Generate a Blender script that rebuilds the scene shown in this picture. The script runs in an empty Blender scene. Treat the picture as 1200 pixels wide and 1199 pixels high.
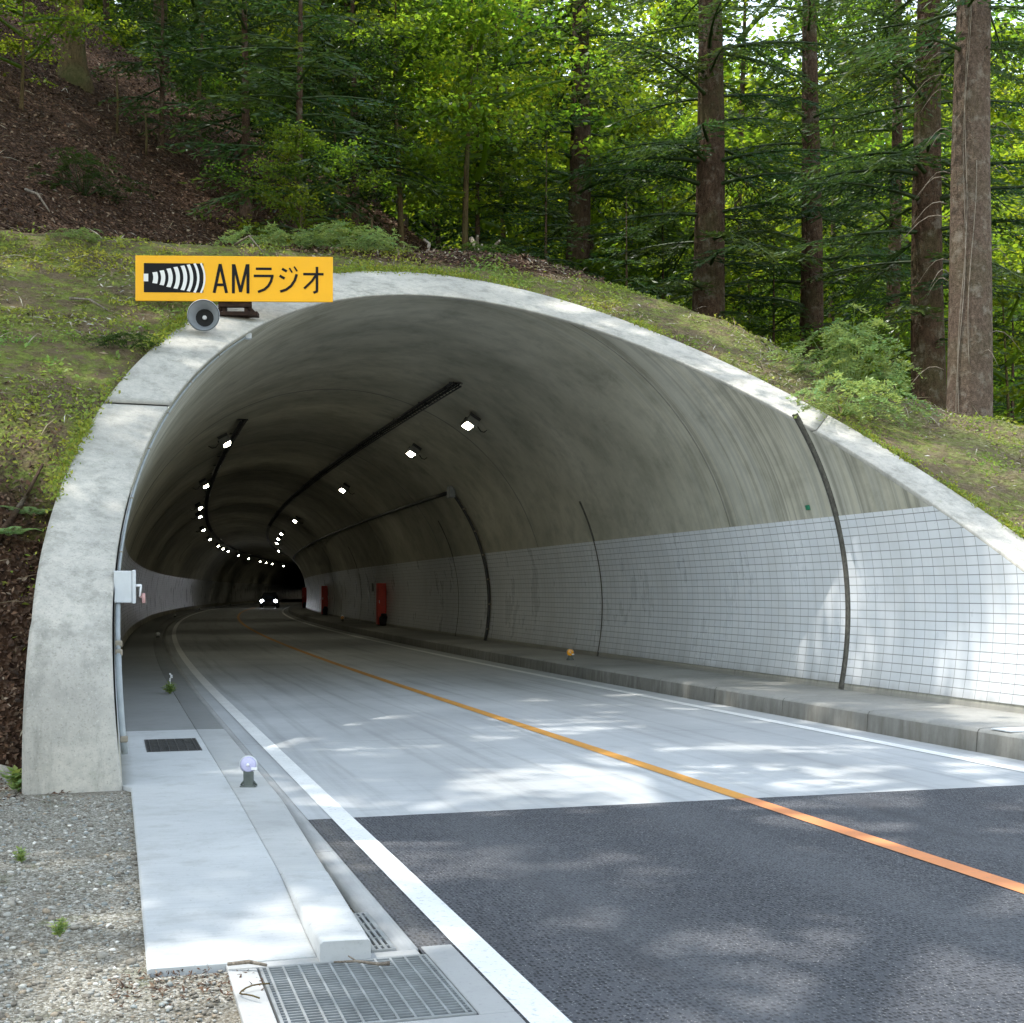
import bpy, bmesh, math, random
import numpy as np
from math import sin, cos, pi, sqrt, radians
from mathutils import Vector, Matrix

random.seed(7)
RS = np.random.RandomState(7)
scene = bpy.context.scene
COL = scene.collection

# ------------------------------------------------------------------ road frame
# s runs along the road into the tunnel, t to the right of the orange centre line.
PX, PY, TH, S1, RC = 1.798, 10.365, 0.2902, 10.53, 735.4
TC, ZC, TR, RIMW = 0.2074, 1.3018, 4.8906, 0.62      # tunnel circle, portal ring width
PA, PB, PC = -0.4346, 0.0686, 1.823                   # sloping portal plane  s = PA + PB t + PC z
S_FOOT = 1.45                                         # below this the portal is cut upright

def road_xy(s, t):
    s = np.asarray(s, float); t = np.asarray(t, float)
    u = np.maximum(s - S1, 0) / RC
    ss = np.minimum(s, S1)
    A = ss + RC * np.sin(u) - t * np.sin(u)
    L = RC * (1 - np.cos(u)) + t * np.cos(u)
    return PX - sin(TH) * A + cos(TH) * L, PY + cos(TH) * A + sin(TH) * L

def W(s, t, z):
    x, y = road_xy(s, t)
    return np.stack(np.broadcast_arrays(x, y, np.asarray(z, float)), -1)

def wv(s, t, z):
    return Vector([float(c) for c in W(s, t, z)])

def heading(s):                     # z-rotation that turns local +Y to the road direction
    return TH - max(s - S1, 0) / RC

def inv_xy(X, Y):
    dx = np.asarray(X, float) - PX; dy = np.asarray(Y, float) - PY
    A = -sin(TH) * dx + cos(TH) * dy; L = cos(TH) * dx + sin(TH) * dy
    a = A - S1; l = L - RC
    ang = np.arctan2(a, -l); r = np.hypot(a, l)
    curved = A > S1
    return np.where(curved, S1 + RC * ang, A), np.where(curved, RC - r, L)

def arch_t(phi, r=TR):
    """t, z of the tunnel outline at angle phi (0 = right, pi = left)."""
    t = TC + r * np.cos(phi); z = ZC + r * np.sin(phi)
    left_low = (np.cos(phi) < 0) & (z < ZC)
    t = np.where(left_low, TC - r + 0.5 * (r - np.sqrt(np.maximum(r * r - (z - ZC) ** 2, 0))), t)
    t = np.where(left_low, t - np.maximum(0, r - TR) / RIMW * .12 * np.clip((1.7 - z) / 1.7, 0, 1) ** 1.6, t)
    return t, z

def s_portal(t, z):
    a = PA + PB * t + PC * z; k = 1.5; h = np.clip(.5 + .5 * (a - S_FOOT) / k, 0, 1)
    return S_FOOT * (1 - h) + a * h + k * h * (1 - h)   # smooth maximum

def wall_t(z, r=TR):                # right wall
    return TC + sqrt(r * r - (z - ZC) ** 2)

# ------------------------------------------------------------------ numpy noise
_perm = np.random.RandomState(3).rand(256, 256)
def vnoise(x, y):
    xi = np.floor(x).astype(int); yi = np.floor(y).astype(int)
    fx = x - xi; fy = y - yi
    fx = fx * fx * (3 - 2 * fx); fy = fy * fy * (3 - 2 * fy)
    g = lambda a, b: _perm[a % 256, b % 256]
    return (g(xi, yi) * (1 - fx) + g(xi + 1, yi) * fx) * (1 - fy) + (g(xi, yi + 1) * (1 - fx) + g(xi + 1, yi + 1) * fx) * fy
def fbm(x, y, o=4):
    v = 0; a = .5
    for k in range(o):
        v = v + a * (vnoise(x * 2 ** k + 17 * k, y * 2 ** k + 31 * k) - .5); a *= .5
    return v

# ------------------------------------------------------------------ terrain
_dt = [-90, -12, -6.2, -3.3, -.2, 1.4, 2.6, 3.4, 3.9, 4.7, 5.3, 6.06, 6.9, 7.8, 10, 14, 20, 40, 90]
_dz = [7.4, 7.16, 7.13, 7.26, 7.56, 7.80, 7.80, 7.45, 6.97, 6.58, 6.10, 5.42, 4.82, 4.38, 3.45, 2.2, 1.2, .5, .2]
def smin(a, b, k):
    h = np.clip(.5 + .5 * (b - a) / k, 0, 1)
    return b * (1 - h) + a * h - k * h * (1 - h)
def terrain(s, t):
    s = np.asarray(s, float); t = np.asarray(t, float)
    off = .10 + 2.9 * np.clip((-3.9 - t) / 1.3, 0, 1) * np.clip((5.8 - s) / 3.4, 0, 1)
    zp = (s - PA - PB * np.clip(t, -6, 8) - off) / PC
    dome = np.interp(t, _dt, _dz)
    front = smin(zp, dome, .35)
    hill = 6.5 + .595 * (s - 12.6) - .38 * (t + 5.5)
    cap = dome + 1.0 * np.maximum(8 - t, 0)
    cap = np.minimum(cap, 45 + .1 * s)
    hill = smin(hill, cap, 2.5)
    z = np.where(s > 11, np.maximum(front, np.where(s > 11.2, hill, -9)), front)
    amp = np.clip((np.abs(t - TC) - 2) / 6, .25, 1.0)
    z = z + amp * (.5 * fbm(s * .35, t * .35, 3) + .26 * fbm(s * 1.7 + 9, t * 1.7, 3) + .10 * fbm(s * 4.6 + 2, t * 4.6, 2))
    z = z + np.clip((s - 14) / 10, 0, 1) * 1.2 * fbm(s * .12 + 5, t * .12, 2)
    return z
def terrain_xy(X, Y):
    s, t = inv_xy(X, Y)
    return terrain(s, t)

# ------------------------------------------------------------------ mesh helpers
def fast_mesh(name, V, F, uv=None, col=None, smooth=False):
    """V (n,3); F list/array of same-size faces (m,k); uv per loop (m*k,2); col per vertex (n,3)."""
    V = np.ascontiguousarray(V, np.float32); F = np.ascontiguousarray(F, np.int32)
    me = bpy.data.meshes.new(name)
    m, k = F.shape
    me.vertices.add(len(V)); me.vertices.foreach_set('co', V.ravel())
    me.loops.add(m * k); me.loops.foreach_set('vertex_index', F.ravel())
    me.polygons.add(m)
    me.polygons.foreach_set('loop_start', np.arange(0, m * k, k, dtype=np.int32))
    me.polygons.foreach_set('loop_total', np.full(m, k, np.int32))
    if smooth: me.polygons.foreach_set('use_smooth', np.ones(m, bool))
    if uv is not None:
        l = me.uv_layers.new(name='UVMap')
        l.data.foreach_set('uv', np.ascontiguousarray(uv, np.float32).ravel())
    if col is not None:
        a = me.color_attributes.new('tint', 'FLOAT_COLOR', 'POINT')
        c = np.ones((len(V), 4), np.float32); c[:, :3] = col
        a.data.foreach_set('color', c.ravel())
    me.update(calc_edges=True); me.validate()
    return me

def link(name, me, mat, parent=None, **props):
    o = bpy.data.objects.new(name, me); COL.objects.link(o)
    if mat is not None and len(me.materials) == 0: me.materials.append(mat)
    if parent is not None: o.parent = parent
    for k, v in props.items(): o[k] = v
    return o

def thing(name, label, cat, loc=(0, 0, 0), rot=(0, 0, 0), group=None):
    o = bpy.data.objects.new(name, None); COL.objects.link(o)
    o.location = loc; o.rotation_euler = rot; o.empty_display_size = .2
    o['label'] = label; o['category'] = cat
    if group: o['group'] = group
    return o

def tag(o, label, cat, group=None):
    o['label'] = label; o['category'] = cat
    if group: o['group'] = group
    return o

def grid_mesh(name, P, U=None, flip=False, smooth=True, col=None):
    """P (a,b,3) grid of points -> quad mesh; U (a,b,2) uv."""
    a, b = P.shape[:2]
    i = np.arange(a * b).reshape(a, b)
    F = np.stack([i[:-1, :-1], i[1:, :-1], i[1:, 1:], i[:-1, 1:]], -1).reshape(-1, 4)
    if flip: F = F[:, ::-1]
    uv = U.reshape(-1, 2)[F.ravel()] if U is not None else None
    return fast_mesh(name, P.reshape(-1, 3), F, uv, None if col is None else col.reshape(-1, 3), smooth)

class MB:
    """collects boxes, tubes, lathes, prisms into ONE mesh"""
    def __init__(self): self.bm = bmesh.new()
    def box(self, c, size, rot=None, bevel=0.0):
        r = bmesh.ops.create_cube(self.bm, size=1)
        M = Matrix.Translation(c) @ (rot.to_4x4() if rot is not None else Matrix()) @ Matrix.Diagonal((*size, 1))
        bmesh.ops.transform(self.bm, matrix=M, verts=r['verts'])
        if bevel > 0:
            es = list({e for v in r['verts'] for e in v.link_edges})
            bmesh.ops.bevel(self.bm, geom=es, offset=bevel, segments=2, affect='EDGES', profile=.5)
        return self
    def tube(self, pts, rad, n=8, caps=True):
        pts = [Vector(p) for p in pts]
        rads = rad if isinstance(rad, (list, tuple)) else [rad] * len(pts)
        rings = []; up = None
        for i, p in enumerate(pts):
            d = (pts[min(i + 1, len(pts) - 1)] - pts[max(i - 1, 0)]).normalized()
            if up is None:
                up = Vector((0, 0, 1)) if abs(d.z) < .9 else Vector((1, 0, 0))
            x = d.cross(up).normalized(); y = x.cross(d).normalized(); up = y
            rings.append([self.bm.verts.new(p + (x * cos(2 * pi * k / n) + y * sin(2 * pi * k / n)) * rads[i]) for k in range(n)])
        for a, b in zip(rings[:-1], rings[1:]):
            for k in range(n): 
                f = self.bm.faces.new((a[k], a[(k + 1) % n], b[(k + 1) % n], b[k])); f.smooth = True
        if caps:
            self.bm.faces.new(rings[0][::-1]); self.bm.faces.new(rings[-1])
        return self
    def lathe(self, prof, n=24, M=None, caps=True):
        """prof: (radius, height) pairs about local Z, transformed by M"""
        M = M or Matrix(); rings = []
        for r, h in prof:
            rings.append([self.bm.verts.new(M @ Vector((r * cos(2 * pi * k / n), r * sin(2 * pi * k / n), h))) for k in range(n)])
        for a, b in zip(rings[:-1], rings[1:]):
            for k in range(n):
                f = self.bm.faces.new((a[k], a[(k + 1) % n], b[(k + 1) % n], b[k])); f.smooth = True
        if not caps: return self
        if prof[0][0] > 1e-5: self.bm.faces.new(rings[0][::-1])
        if prof[-1][0] > 1e-5: self.bm.faces.new(rings[-1])
        return self
    def poly(self, pts, depth=None):
        """flat polygon, optionally extruded by vector depth"""
        f = self.bm.faces.new([self.bm.verts.new(p) for p in pts])
        if depth is not None:
            r = bmesh.ops.extrude_face_region(self.bm, geom=[f])
            bmesh.ops.translate(self.bm, vec=depth, verts=[v for v in r['geom'] if isinstance(v, bmesh.types.BMVert)])
        return self
    def build(self, name, mat, parent=None, M=None, smooth=False, **props):
        bmesh.ops.recalc_face_normals(self.bm, faces=self.bm.faces)
        me = bpy.data.meshes.new(name); 
        if M is not None: self.bm.transform(M)
        self.bm.to_mesh(me); self.bm.free()
        if smooth: me.polygons.foreach_set('use_smooth', np.ones(len(me.polygons), bool))
        return link(name, me, mat, parent, **props)

# ------------------------------------------------------------------ materials
class NT:
    def __init__(self, name):
        self.m = bpy.data.materials.new(name); self.m.use_nodes = True
        self.t = self.m.node_tree; self.n = self.t.nodes; self.l = self.t.links
        self.out = self.n['Material Output']; self.b = self.n['Principled BSDF']
    def N(self, typ, **kw):
        x = self.n.new(typ)
        for k, v in kw.items():
            if k == 'op': x.operation = v
            elif k in x.inputs.keys() if hasattr(x.inputs, 'keys') else False: x.inputs[k].default_value = v
            else: setattr(x, k, v)
        return x
    def L(self, a, b): self.l.new(a, b)
    def coord(self, kind='Object'):
        return self.N('ShaderNodeTexCoord').outputs[kind]
    def mapping(self, src, scale=(1, 1, 1), rot=(0, 0, 0)):
        m = self.N('ShaderNodeMapping'); m.inputs['Scale'].default_value = scale; m.inputs['Rotation'].default_value = rot
        self.L(src, m.inputs['Vector']); return m.outputs[0]
    def noise(self, src, scale, detail=4, rough=.55, dist=0):
        n = self.N('ShaderNodeTexNoise'); n.inputs['Scale'].default_value = scale; n.inputs['Detail'].default_value = detail
        n.inputs['Roughness'].default_value = rough; n.inputs['Distortion'].default_value = dist
        self.L(src, n.inputs['Vector']); return n.outputs['Fac']
    def voro(self, src, scale, feature='F1', out='Distance', rand=1.0):
        n = self.N('ShaderNodeTexVoronoi'); n.feature = feature; n.inputs['Scale'].default_value = scale
        n.inputs['Randomness'].default_value = rand
        self.L(src, n.inputs['Vector']); return n.outputs[out]
    def ramp(self, src, stops):
        r = self.N('ShaderNodeValToRGB'); e = r.color_ramp.elements
        while len(e) > 1: e.remove(e[0])
        e[0].position = stops[0][0]; e[0].color = (*stops[0][1], 1) if not isinstance(stops[0][1], (int, float)) else (stops[0][1],) * 3 + (1,)
        for p, c in stops[1:]:
            x = e.new(p); x.color = (*c, 1) if not isinstance(c, (int, float)) else (c, c, c, 1)
        self.L(src, r.inputs[0]); return r.outputs[0]
    def mix(self, fac, a, b, blend='MIX'):
        m = self.N('ShaderNodeMix'); m.data_type = 'RGBA'; m.blend_type = blend
        for s, v in ((m.inputs[0], fac), (m.inputs[6], a), (m.inputs[7], b)):
            if hasattr(v, 'is_output'): self.L(v, s)
            elif isinstance(v, tuple): s.default_value = (*v, 1)[:4]
            else: s.default_value = v
        return m.outputs[2]
    def math(self, op, a, b=None, clamp=False):
        m = self.N('ShaderNodeMath'); m.operation = op; m.use_clamp = clamp
        for i, v in enumerate((a, b)):
            if v is None: continue
            if hasattr(v, 'is_output'): self.L(v, m.inputs[i])
            else: m.inputs[i].default_value = v
        return m.outputs[0]
    def sep(self, src):
        x = self.N('ShaderNodeSeparateXYZ'); self.L(src, x.inputs[0]); return x.outputs
    def bump(self, h, strength=.3, dist=.02):
        b = self.N('ShaderNodeBump'); b.inputs['Strength'].default_value = strength; b.inputs['Distance'].default_value = dist
        self.L(h, b.inputs['Height']); self.L(b.outputs[0], self.b.inputs['Normal'])
    def fin(self, color=None, rough=.8, metal=0, spec=.3):
        if color is not None:
            if hasattr(color, 'is_output'): self.L(color, self.b.inputs['Base Color'])
            else: self.b.inputs['Base Color'].default_value = (*color, 1)
        if hasattr(rough, 'is_output'): self.L(rough, self.b.inputs['Roughness'])
        else: self.b.inputs['Roughness'].default_value = rough
        self.b.inputs['Metallic'].default_value = metal
        self.b.inputs['Specular IOR Level'].default_value = spec
        return self.m

def plain(name, c, rough=.6, metal=0, spec=.4, var=.25, scale=8):
    n = NT(name); o = n.coord()
    f = n.noise(o, scale, 5)
    lo = tuple(x * (1 - var) for x in c); hi = tuple(min(1, x * (1 + var)) for x in c)
    col = n.ramp(f, [(.3, lo), (.7, hi)])
    return n.fin(col, rough, metal, spec)

def m_rim():
    n = NT('weathered_concrete'); o = n.coord()
    big = n.noise(o, .9, 6, .6); fine = n.noise(o, 14, 6, .7); speck = n.noise(o, 60, 3, .6)
    streak = n.noise(n.mapping(o, (3, 3, .45)), 1.6, 7, .7)
    c = n.ramp(big, [(.3, (.37, .355, .32)), (.5, (.485, .465, .42)), (.72, (.60, .57, .505))])
    c = n.mix(n.math('MULTIPLY', n.ramp(fine, [(.42, 0), (.62, 1)]), .33), c, (.27, .275, .255))
    c = n.mix(n.math('MULTIPLY', n.ramp(streak, [(.48, 0), (.66, 1)]), .62), c, (.23, .23, .205))
    c = n.mix(n.math('MULTIPLY', n.ramp(speck, [(.58, 0), (.66, 1)]), .4), c, (.17, .17, .15))
    c = n.mix(n.math('MULTIPLY', n.ramp(speck, [(.30, 1), (.37, 0)]), .35), c, (.72, .71, .66))
    edge = n.noise(o, 4.5, 6, .7)
    c = n.mix(n.math('MULTIPLY', n.ramp(edge, [(.6, 0), (.72, 1)]), .35), c, (.20, .23, .15))
    n.bump(n.math('ADD', fine, n.math('MULTIPLY', speck, .6)), .35, .012)
    return n.fin(c, .92, 0, .2)

def m_lining():
    n = NT('stained_lining_concrete'); uv = n.coord('UV'); o = n.coord()
    X = n.sep(uv)                                   # x = metres along, y = metres around the arch
    big = n.noise(o, .45, 7, .62, .15); mid = n.noise(o, 2.2, 6, .65)
    c = n.ramp(big, [(.28, (.25, .24, .19)), (.5, (.38, .365, .295)), (.72, (.48, .46, .385))])
    c = n.mix(n.math('MULTIPLY', n.ramp(mid, [(.45, 0), (.7, 1)]), .35), c, (.12, .12, .095))
    # formwork streaks running round the arch near the mouth
    st = n.noise(n.mapping(uv, (9, .10, 1)), 1.0, 5, .7)
    st2 = n.noise(n.mapping(uv, (2.2, .05, 1)), 1.0, 3, .6)
    mouth = n.ramp(n.math('DIVIDE', X[0], 24), [(.40, 1), (.50, .12), (1, .05)])
    c = n.mix(n.math('MULTIPLY', n.ramp(st, [(.45, 0), (.62, 1)]), n.math('MULTIPLY', mouth, .6)), c, (.115, .115, .10))
    c = n.mix(n.math('MULTIPLY', n.ramp(st2, [(.4, 1), (.5, 0)]), n.math('MULTIPLY', mouth, .5)), c, (.40, .40, .36))
    # pour joints every few metres
    fr = n.math('FRACT', n.math('DIVIDE', n.math('ADD', X[0], -10.36), 10.5))
    seam = n.math('MULTIPLY', n.math('LESS_THAN', fr, .0045), .55)
    c = n.mix(seam, c, (.06, .06, .05))
    dk = n.noise(n.mapping(uv, (.6, 1.1, 1)), 1.0, 6, .7, .3)
    c = n.mix(n.math('MULTIPLY', n.ramp(dk, [(.55, 0), (.72, 1)]), .34), c, (.09, .09, .07))
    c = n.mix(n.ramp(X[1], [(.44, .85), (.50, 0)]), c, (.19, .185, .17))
    # daylight at the mouth painted into the colour: lining lifted there, darker deeper in
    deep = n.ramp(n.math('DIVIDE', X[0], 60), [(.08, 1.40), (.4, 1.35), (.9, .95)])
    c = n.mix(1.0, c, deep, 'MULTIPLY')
    n.bump(n.math('ADD', mid, st), .25, .01)
    return n.fin(c, .85, 0, .25)

def m_tile():
    n = NT('glazed_wall_tile'); uv = n.coord('UV'); o = n.coord()
    b = n.N('ShaderNodeTexBrick'); b.offset = 0; b.squash = 1
    n.L(uv, b.inputs['Vector'])
    b.inputs['Scale'].default_value = 1; b.inputs['Brick Width'].default_value = .2265; b.inputs['Row Height'].default_value = .1135
    b.inputs['Mortar Size'].default_value = .0042; b.inputs['Mortar Smooth'].default_value = .25; b.inputs['Bias'].default_value = 0
    b.inputs['Color1'].default_value = (.82, .84, .87, 1); b.inputs['Color2'].default_value = (.77, .80, .84, 1)
    b.inputs['Mortar'].default_value = (.21, .22, .22, 1)
    X = n.sep(uv)
    fx = n.math('FRACT', n.math('DIVIDE', X[1], .1135))
    h = n.math('MULTIPLY', n.math('ADD', n.math('LESS_THAN', fx, .055), n.math('GREATER_THAN', fx, .975)), .5)
    c = n.mix(n.math('MINIMUM', h, .8), b.outputs['Color'], (.16, .17, .175))
    dirt = n.noise(n.mapping(uv, (.7, .35, 1)), 1.3, 6, .65)
    c = n.mix(n.math('MULTIPLY', n.ramp(dirt, [(.46, 0), (.8, 1)]), .38), c, (.42, .42, .39))
    drip = n.noise(n.mapping(uv, (7, .5, 1)), 1.0, 5, .65)
    c = n.mix(n.math('MULTIPLY', n.ramp(drip, [(.55, 0), (.75, 1)]), .10), c, (.40, .40, .38))
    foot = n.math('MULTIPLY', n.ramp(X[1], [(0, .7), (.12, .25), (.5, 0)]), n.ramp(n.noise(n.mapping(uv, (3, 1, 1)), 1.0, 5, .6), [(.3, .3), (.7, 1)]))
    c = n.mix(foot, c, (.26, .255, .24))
    deep = n.ramp(n.math('DIVIDE', X[0], 60), [(.45, 0), (.8, .35), (1, .6)])  # grime deeper in; the brighter light of the mouth is also put into this ramp
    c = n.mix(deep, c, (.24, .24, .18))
    r = n.ramp(dirt, [(.3, .22), (.8, .45)])
    n.bump(n.math('SUBTRACT', 1.0, b.outputs['Fac']), .25, .004)
    return n.fin(c, r, 0, .45)

def m_road_concrete(name='pale_road_concrete', lo=(.36, .375, .385), hi=(.47, .485, .49), stretch=(.25, 5, 1), deepfade=True, old=None, faces=False):
    n = NT(name); uv = n.coord('UV'); o = n.coord()
    X = n.sep(uv)
    fine = n.noise(n.mapping(uv, stretch), 6, 5, .65); big = n.noise(o, .5, 5, .6); sp = n.noise(o, 45, 4, .7)
    c = n.ramp(big, [(.3, lo), (.7, hi)])
    c = n.mix(n.math('MULTIPLY', n.ramp(fine, [(.45, 0), (.7, 1)]), .25), c, tuple(x * .66 for x in lo))
    c = n.mix(n.math('MULTIPLY', n.ramp(sp, [(.58, 0), (.7, 1)]), .3), c, tuple(x * .55 for x in lo))
    blot = n.noise(o, 2.3, 6, .7)
    c = n.mix(n.math('MULTIPLY', n.ramp(blot, [(.56, 0), (.7, 1)]), .22), c, tuple(x * .6 for x in lo))
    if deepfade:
        d = n.ramp(n.math('DIVIDE', X[1], 60), [(.1, 1.0), (.2, 1.15), (.5, 1.05), (.9, .8)])  # light by depth painted in: concrete lifted inside the mouth, dimmed further in
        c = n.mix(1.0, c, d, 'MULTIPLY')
        wt = n.math('ABSOLUTE', n.math('SUBTRACT', n.math('ABSOLUTE', X[0]), 1.55))
        tr = n.ramp(wt, [(.25, .16), (.8, 0)])
        c = n.mix(tr, c, (.19, .19, .18))
        if old is None and not faces:
            rb_ = n.noise(n.mapping(uv, (5, .12, 1)), 1.0, 5, .6)
            c = n.mix(n.math('MULTIPLY', n.ramp(rb_, [(.5, 0), (.66, 1)]), .3), c, (.15, .15, .15))
            jn = n.math('LESS_THAN', n.math('FRACT', n.math('DIVIDE', n.math('ADD', X[1], 1.2), 6.0)), .0022)
            c = n.mix(n.math('MULTIPLY', jn, .5), c, (.08, .08, .08))
    if old is not None:
        eg = n.math('MINIMUM', n.math('ABSOLUTE', n.math('ADD', X[0], 3.0)), 9.0)
        gn = n.noise(o, 3.5, 7, .72)
        c = n.mix(n.math('MULTIPLY', n.ramp(gn, [(.5, 0), (.68, 1)]), .35), c, (.25, .245, .225))
        dr = n.noise(o, 26, 5, .75)
        c = n.mix(n.math('MULTIPLY', n.ramp(dr, [(.62, 0), (.70, 1)]), .45), c, (.17, .15, .12))
        c = n.mix(n.math('MULTIPLY', n.math('GREATER_THAN', X[1], old), .72), c, (.13, .135, .13))
        c = n.mix(n.math('MULTIPLY', n.math('LESS_THAN', n.math('ABSOLUTE', n.math('SUBTRACT', X[1], old)), .008), .8), c, (.05, .05, .05))
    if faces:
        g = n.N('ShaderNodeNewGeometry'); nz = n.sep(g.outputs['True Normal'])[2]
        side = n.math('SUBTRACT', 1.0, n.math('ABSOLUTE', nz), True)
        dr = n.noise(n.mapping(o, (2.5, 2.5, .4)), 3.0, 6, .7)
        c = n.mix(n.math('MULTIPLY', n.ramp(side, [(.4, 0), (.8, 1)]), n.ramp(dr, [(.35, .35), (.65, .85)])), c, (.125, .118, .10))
    n.bump(n.math('ADD', fine, sp), .2, .005)
    return n.fin(c, .85, 0, .3)

def m_asphalt():
    n = NT('grooved_asphalt'); uv = n.coord('UV'); o = n.coord()
    # rows of small open pits across the lane
    v = n.N('ShaderNodeTexVoronoi'); v.inputs['Scale'].default_value = 1; v.inputs['Randomness'].default_value = .42
    n.L(n.mapping(uv, (46, 27, 1)), v.inputs['Vector'])
    pit = n.ramp(v.outputs['Distance'], [(.22, 1), (.44, 0)])
    agg = n.voro(o, 170); aggc = n.voro(o, 170, out='Color'); big = n.noise(o, .55, 5, .6); mid = n.noise(o, 5, 5, .65)
    c = n.ramp(big, [(.3, (.056, .060, .070)), (.7, (.082, .086, .097))])
    g = n.sep(aggc)[0]
    c = n.mix(n.math('MULTIPLY', n.ramp(g, [(.6, 0), (1, 1)]), .45), c, (.165, .165, .175))
    c = n.mix(n.math('MULTIPLY', n.ramp(g, [(.972, 0), (.985, 1)]), .7), c, (.34, .33, .32))
    c = n.mix(n.math('MULTIPLY', pit, .85), c, (.014, .014, .017))
    c = n.mix(n.math('MULTIPLY', n.ramp(mid, [(.5, 0), (.75, 1)]), .2), c, (.115, .115, .115))
    XS = n.sep(uv)
    wob = n.math('MULTIPLY', n.math('SUBTRACT', n.noise(n.mapping(uv, (.2, .25, 1)), 1.0, 3, .5), .5), .5)
    wp = n.math('ABSOLUTE', n.math('SUBTRACT', n.math('ABSOLUTE', n.math('SUBTRACT', n.math('ABSOLUTE', n.math('ADD', XS[0], wob)), 1.55)), .78))
    c = n.mix(n.ramp(wp, [(.08, .30), (.42, 0)]), c, (.120, .125, .135))
    oil = n.noise(n.mapping(uv, (1.2, .22, 1)), 1.6, 5, .6)
    c = n.mix(n.math('MULTIPLY', n.ramp(oil, [(.55, 0), (.7, 1)]), .45), c, (.035, .035, .04))
    ed = n.ramp(n.math('ABSOLUTE', n.math('SUBTRACT', n.math('ABSOLUTE', XS[0]), 3.3)), [(0, .5), (.12, 0)])
    c = n.mix(n.math('MULTIPLY', ed, mid), c, (.20, .18, .15))
    h = n.math('SUBTRACT', n.math('MULTIPLY', agg, -.5), n.math('MULTIPLY', pit, 1.2))
    n.bump(h, .7, .008)
    return n.fin(c, .8, 0, .3)

def m_paint(name, c, worn=.35):
    n = NT(name); o = n.coord()
    a = n.noise(o, 30, 6, .75); b = n.noise(o, 2.5, 5, .6)
    col = n.ramp(b, [(.3, tuple(x * .85 for x in c)), (.7, c)])
    col = n.mix(n.math('MULTIPLY', n.ramp(a, [(.55, 0), (.66, 1)]), worn), col, (.22, .22, .21))
    n.bump(a, .3, .004)
    return n.fin(col, .6, 0, .4)

def m_gravel():
    n = NT('gravel_soil'); o = n.coord()
    v = n.N('ShaderNodeTexVoronoi'); v.inputs['Scale'].default_value = 75; n.L(o, v.inputs['Vector'])
    g = n.sep(v.outputs['Color'])[1]
    c = n.ramp(g, [(0, (.13, .115, .09)), (.4, (.25, .235, .19)), (.75, (.36, .345, .30)), (1, (.52, .50, .45))])
    big = n.noise(o, 1.1, 6, .65)
    c = n.mix(n.math('MULTIPLY', n.ramp(big, [(.5, 0), (.66, 1)]), .7), c, (.16, .135, .10))
    gr = n.noise(o, 2.4, 5, .6)
    c = n.mix(n.math('MULTIPLY', n.ramp(gr, [(.6, 0), (.72, 1)]), .55), c, (.12, .14, .06))
    fine = n.noise(o, 120, 4, .7)
    c = n.mix(n.math('MULTIPLY', n.ramp(fine, [(.5, 0), (.7, 1)]), .4), c, (.10, .095, .08))
    n.bump(n.math('SUBTRACT', n.math('MULTIPLY', fine, .4), v.outputs['Distance']), .8, .02)
    return n.fin(c, .95, 0, .15)

def m_hill():
    """tint.r = share of moss/grass, tint.g = dryness"""
    n = NT('hillside_soil'); o = n.coord()
    a = n.N('ShaderNodeVertexColor'); a.layer_name = 'tint'
    T = n.sep(a.outputs[0])
    n1 = n.noise(o, 1.1, 7, .68); n2 = n.noise(o, 5.5, 6, .7); n3 = n.noise(o, 13, 6, .8)
    lv = n.N('ShaderNodeTexVoronoi'); lv.inputs['Scale'].default_value = 22; n.L(n.mapping(o, (1, 1, .6)), lv.inputs['Vector'])
    lc = n.sep(lv.outputs['Color'])[0]
    litter = n.ramp(lc, [(0, (.024, .012, .007)), (.45, (.060, .032, .018)), (.8, (.095, .053, .032)), (1, (.15, .10, .07))])
    litter = n.mix(n.math('MULTIPLY', n.ramp(n2, [(.45, 0), (.68, 1)]), .7), litter, (.018, .012, .008))
    moss = n.ramp(n3, [(.25, (.055, .08, .018)), (.5, (.18, .225, .045)), (.75, (.32, .36, .085))])
    dry = n.ramp(lc, [(0, (.10, .085, .05)), (.5, (.20, .17, .10)), (1, (.36, .31, .20))])
    patch = n.noise(o, 1.5, 7, .72)
    moss = n.mix(n.ramp(n2, [(.46, 0), (.58, .8)]), moss, n.mix(.6, litter, (.20, .14, .085)))
    moss = n.mix(n.ramp(patch, [(.49, 0), (.57, .92)]), moss, n.mix(n1, (.075, .052, .032), (.26, .195, .125)))
    moss = n.mix(n.math('MULTIPLY', T[1], n.ramp(n1, [(.35, .9), (.65, .25)])), moss, dry)
    c = n.mix(n.ramp(n.math('ADD', T[0], n.math('SUBTRACT', n1, .5)), [(.35, 0), (.65, 1)]), litter, moss)
    n.bump(n.math('ADD', n.math('MULTIPLY', n2, 1.0), n.math('ADD', n3, lv.outputs['Distance'])), .9, .06)
    return n.fin(c, .95, 0, .1)

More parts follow.
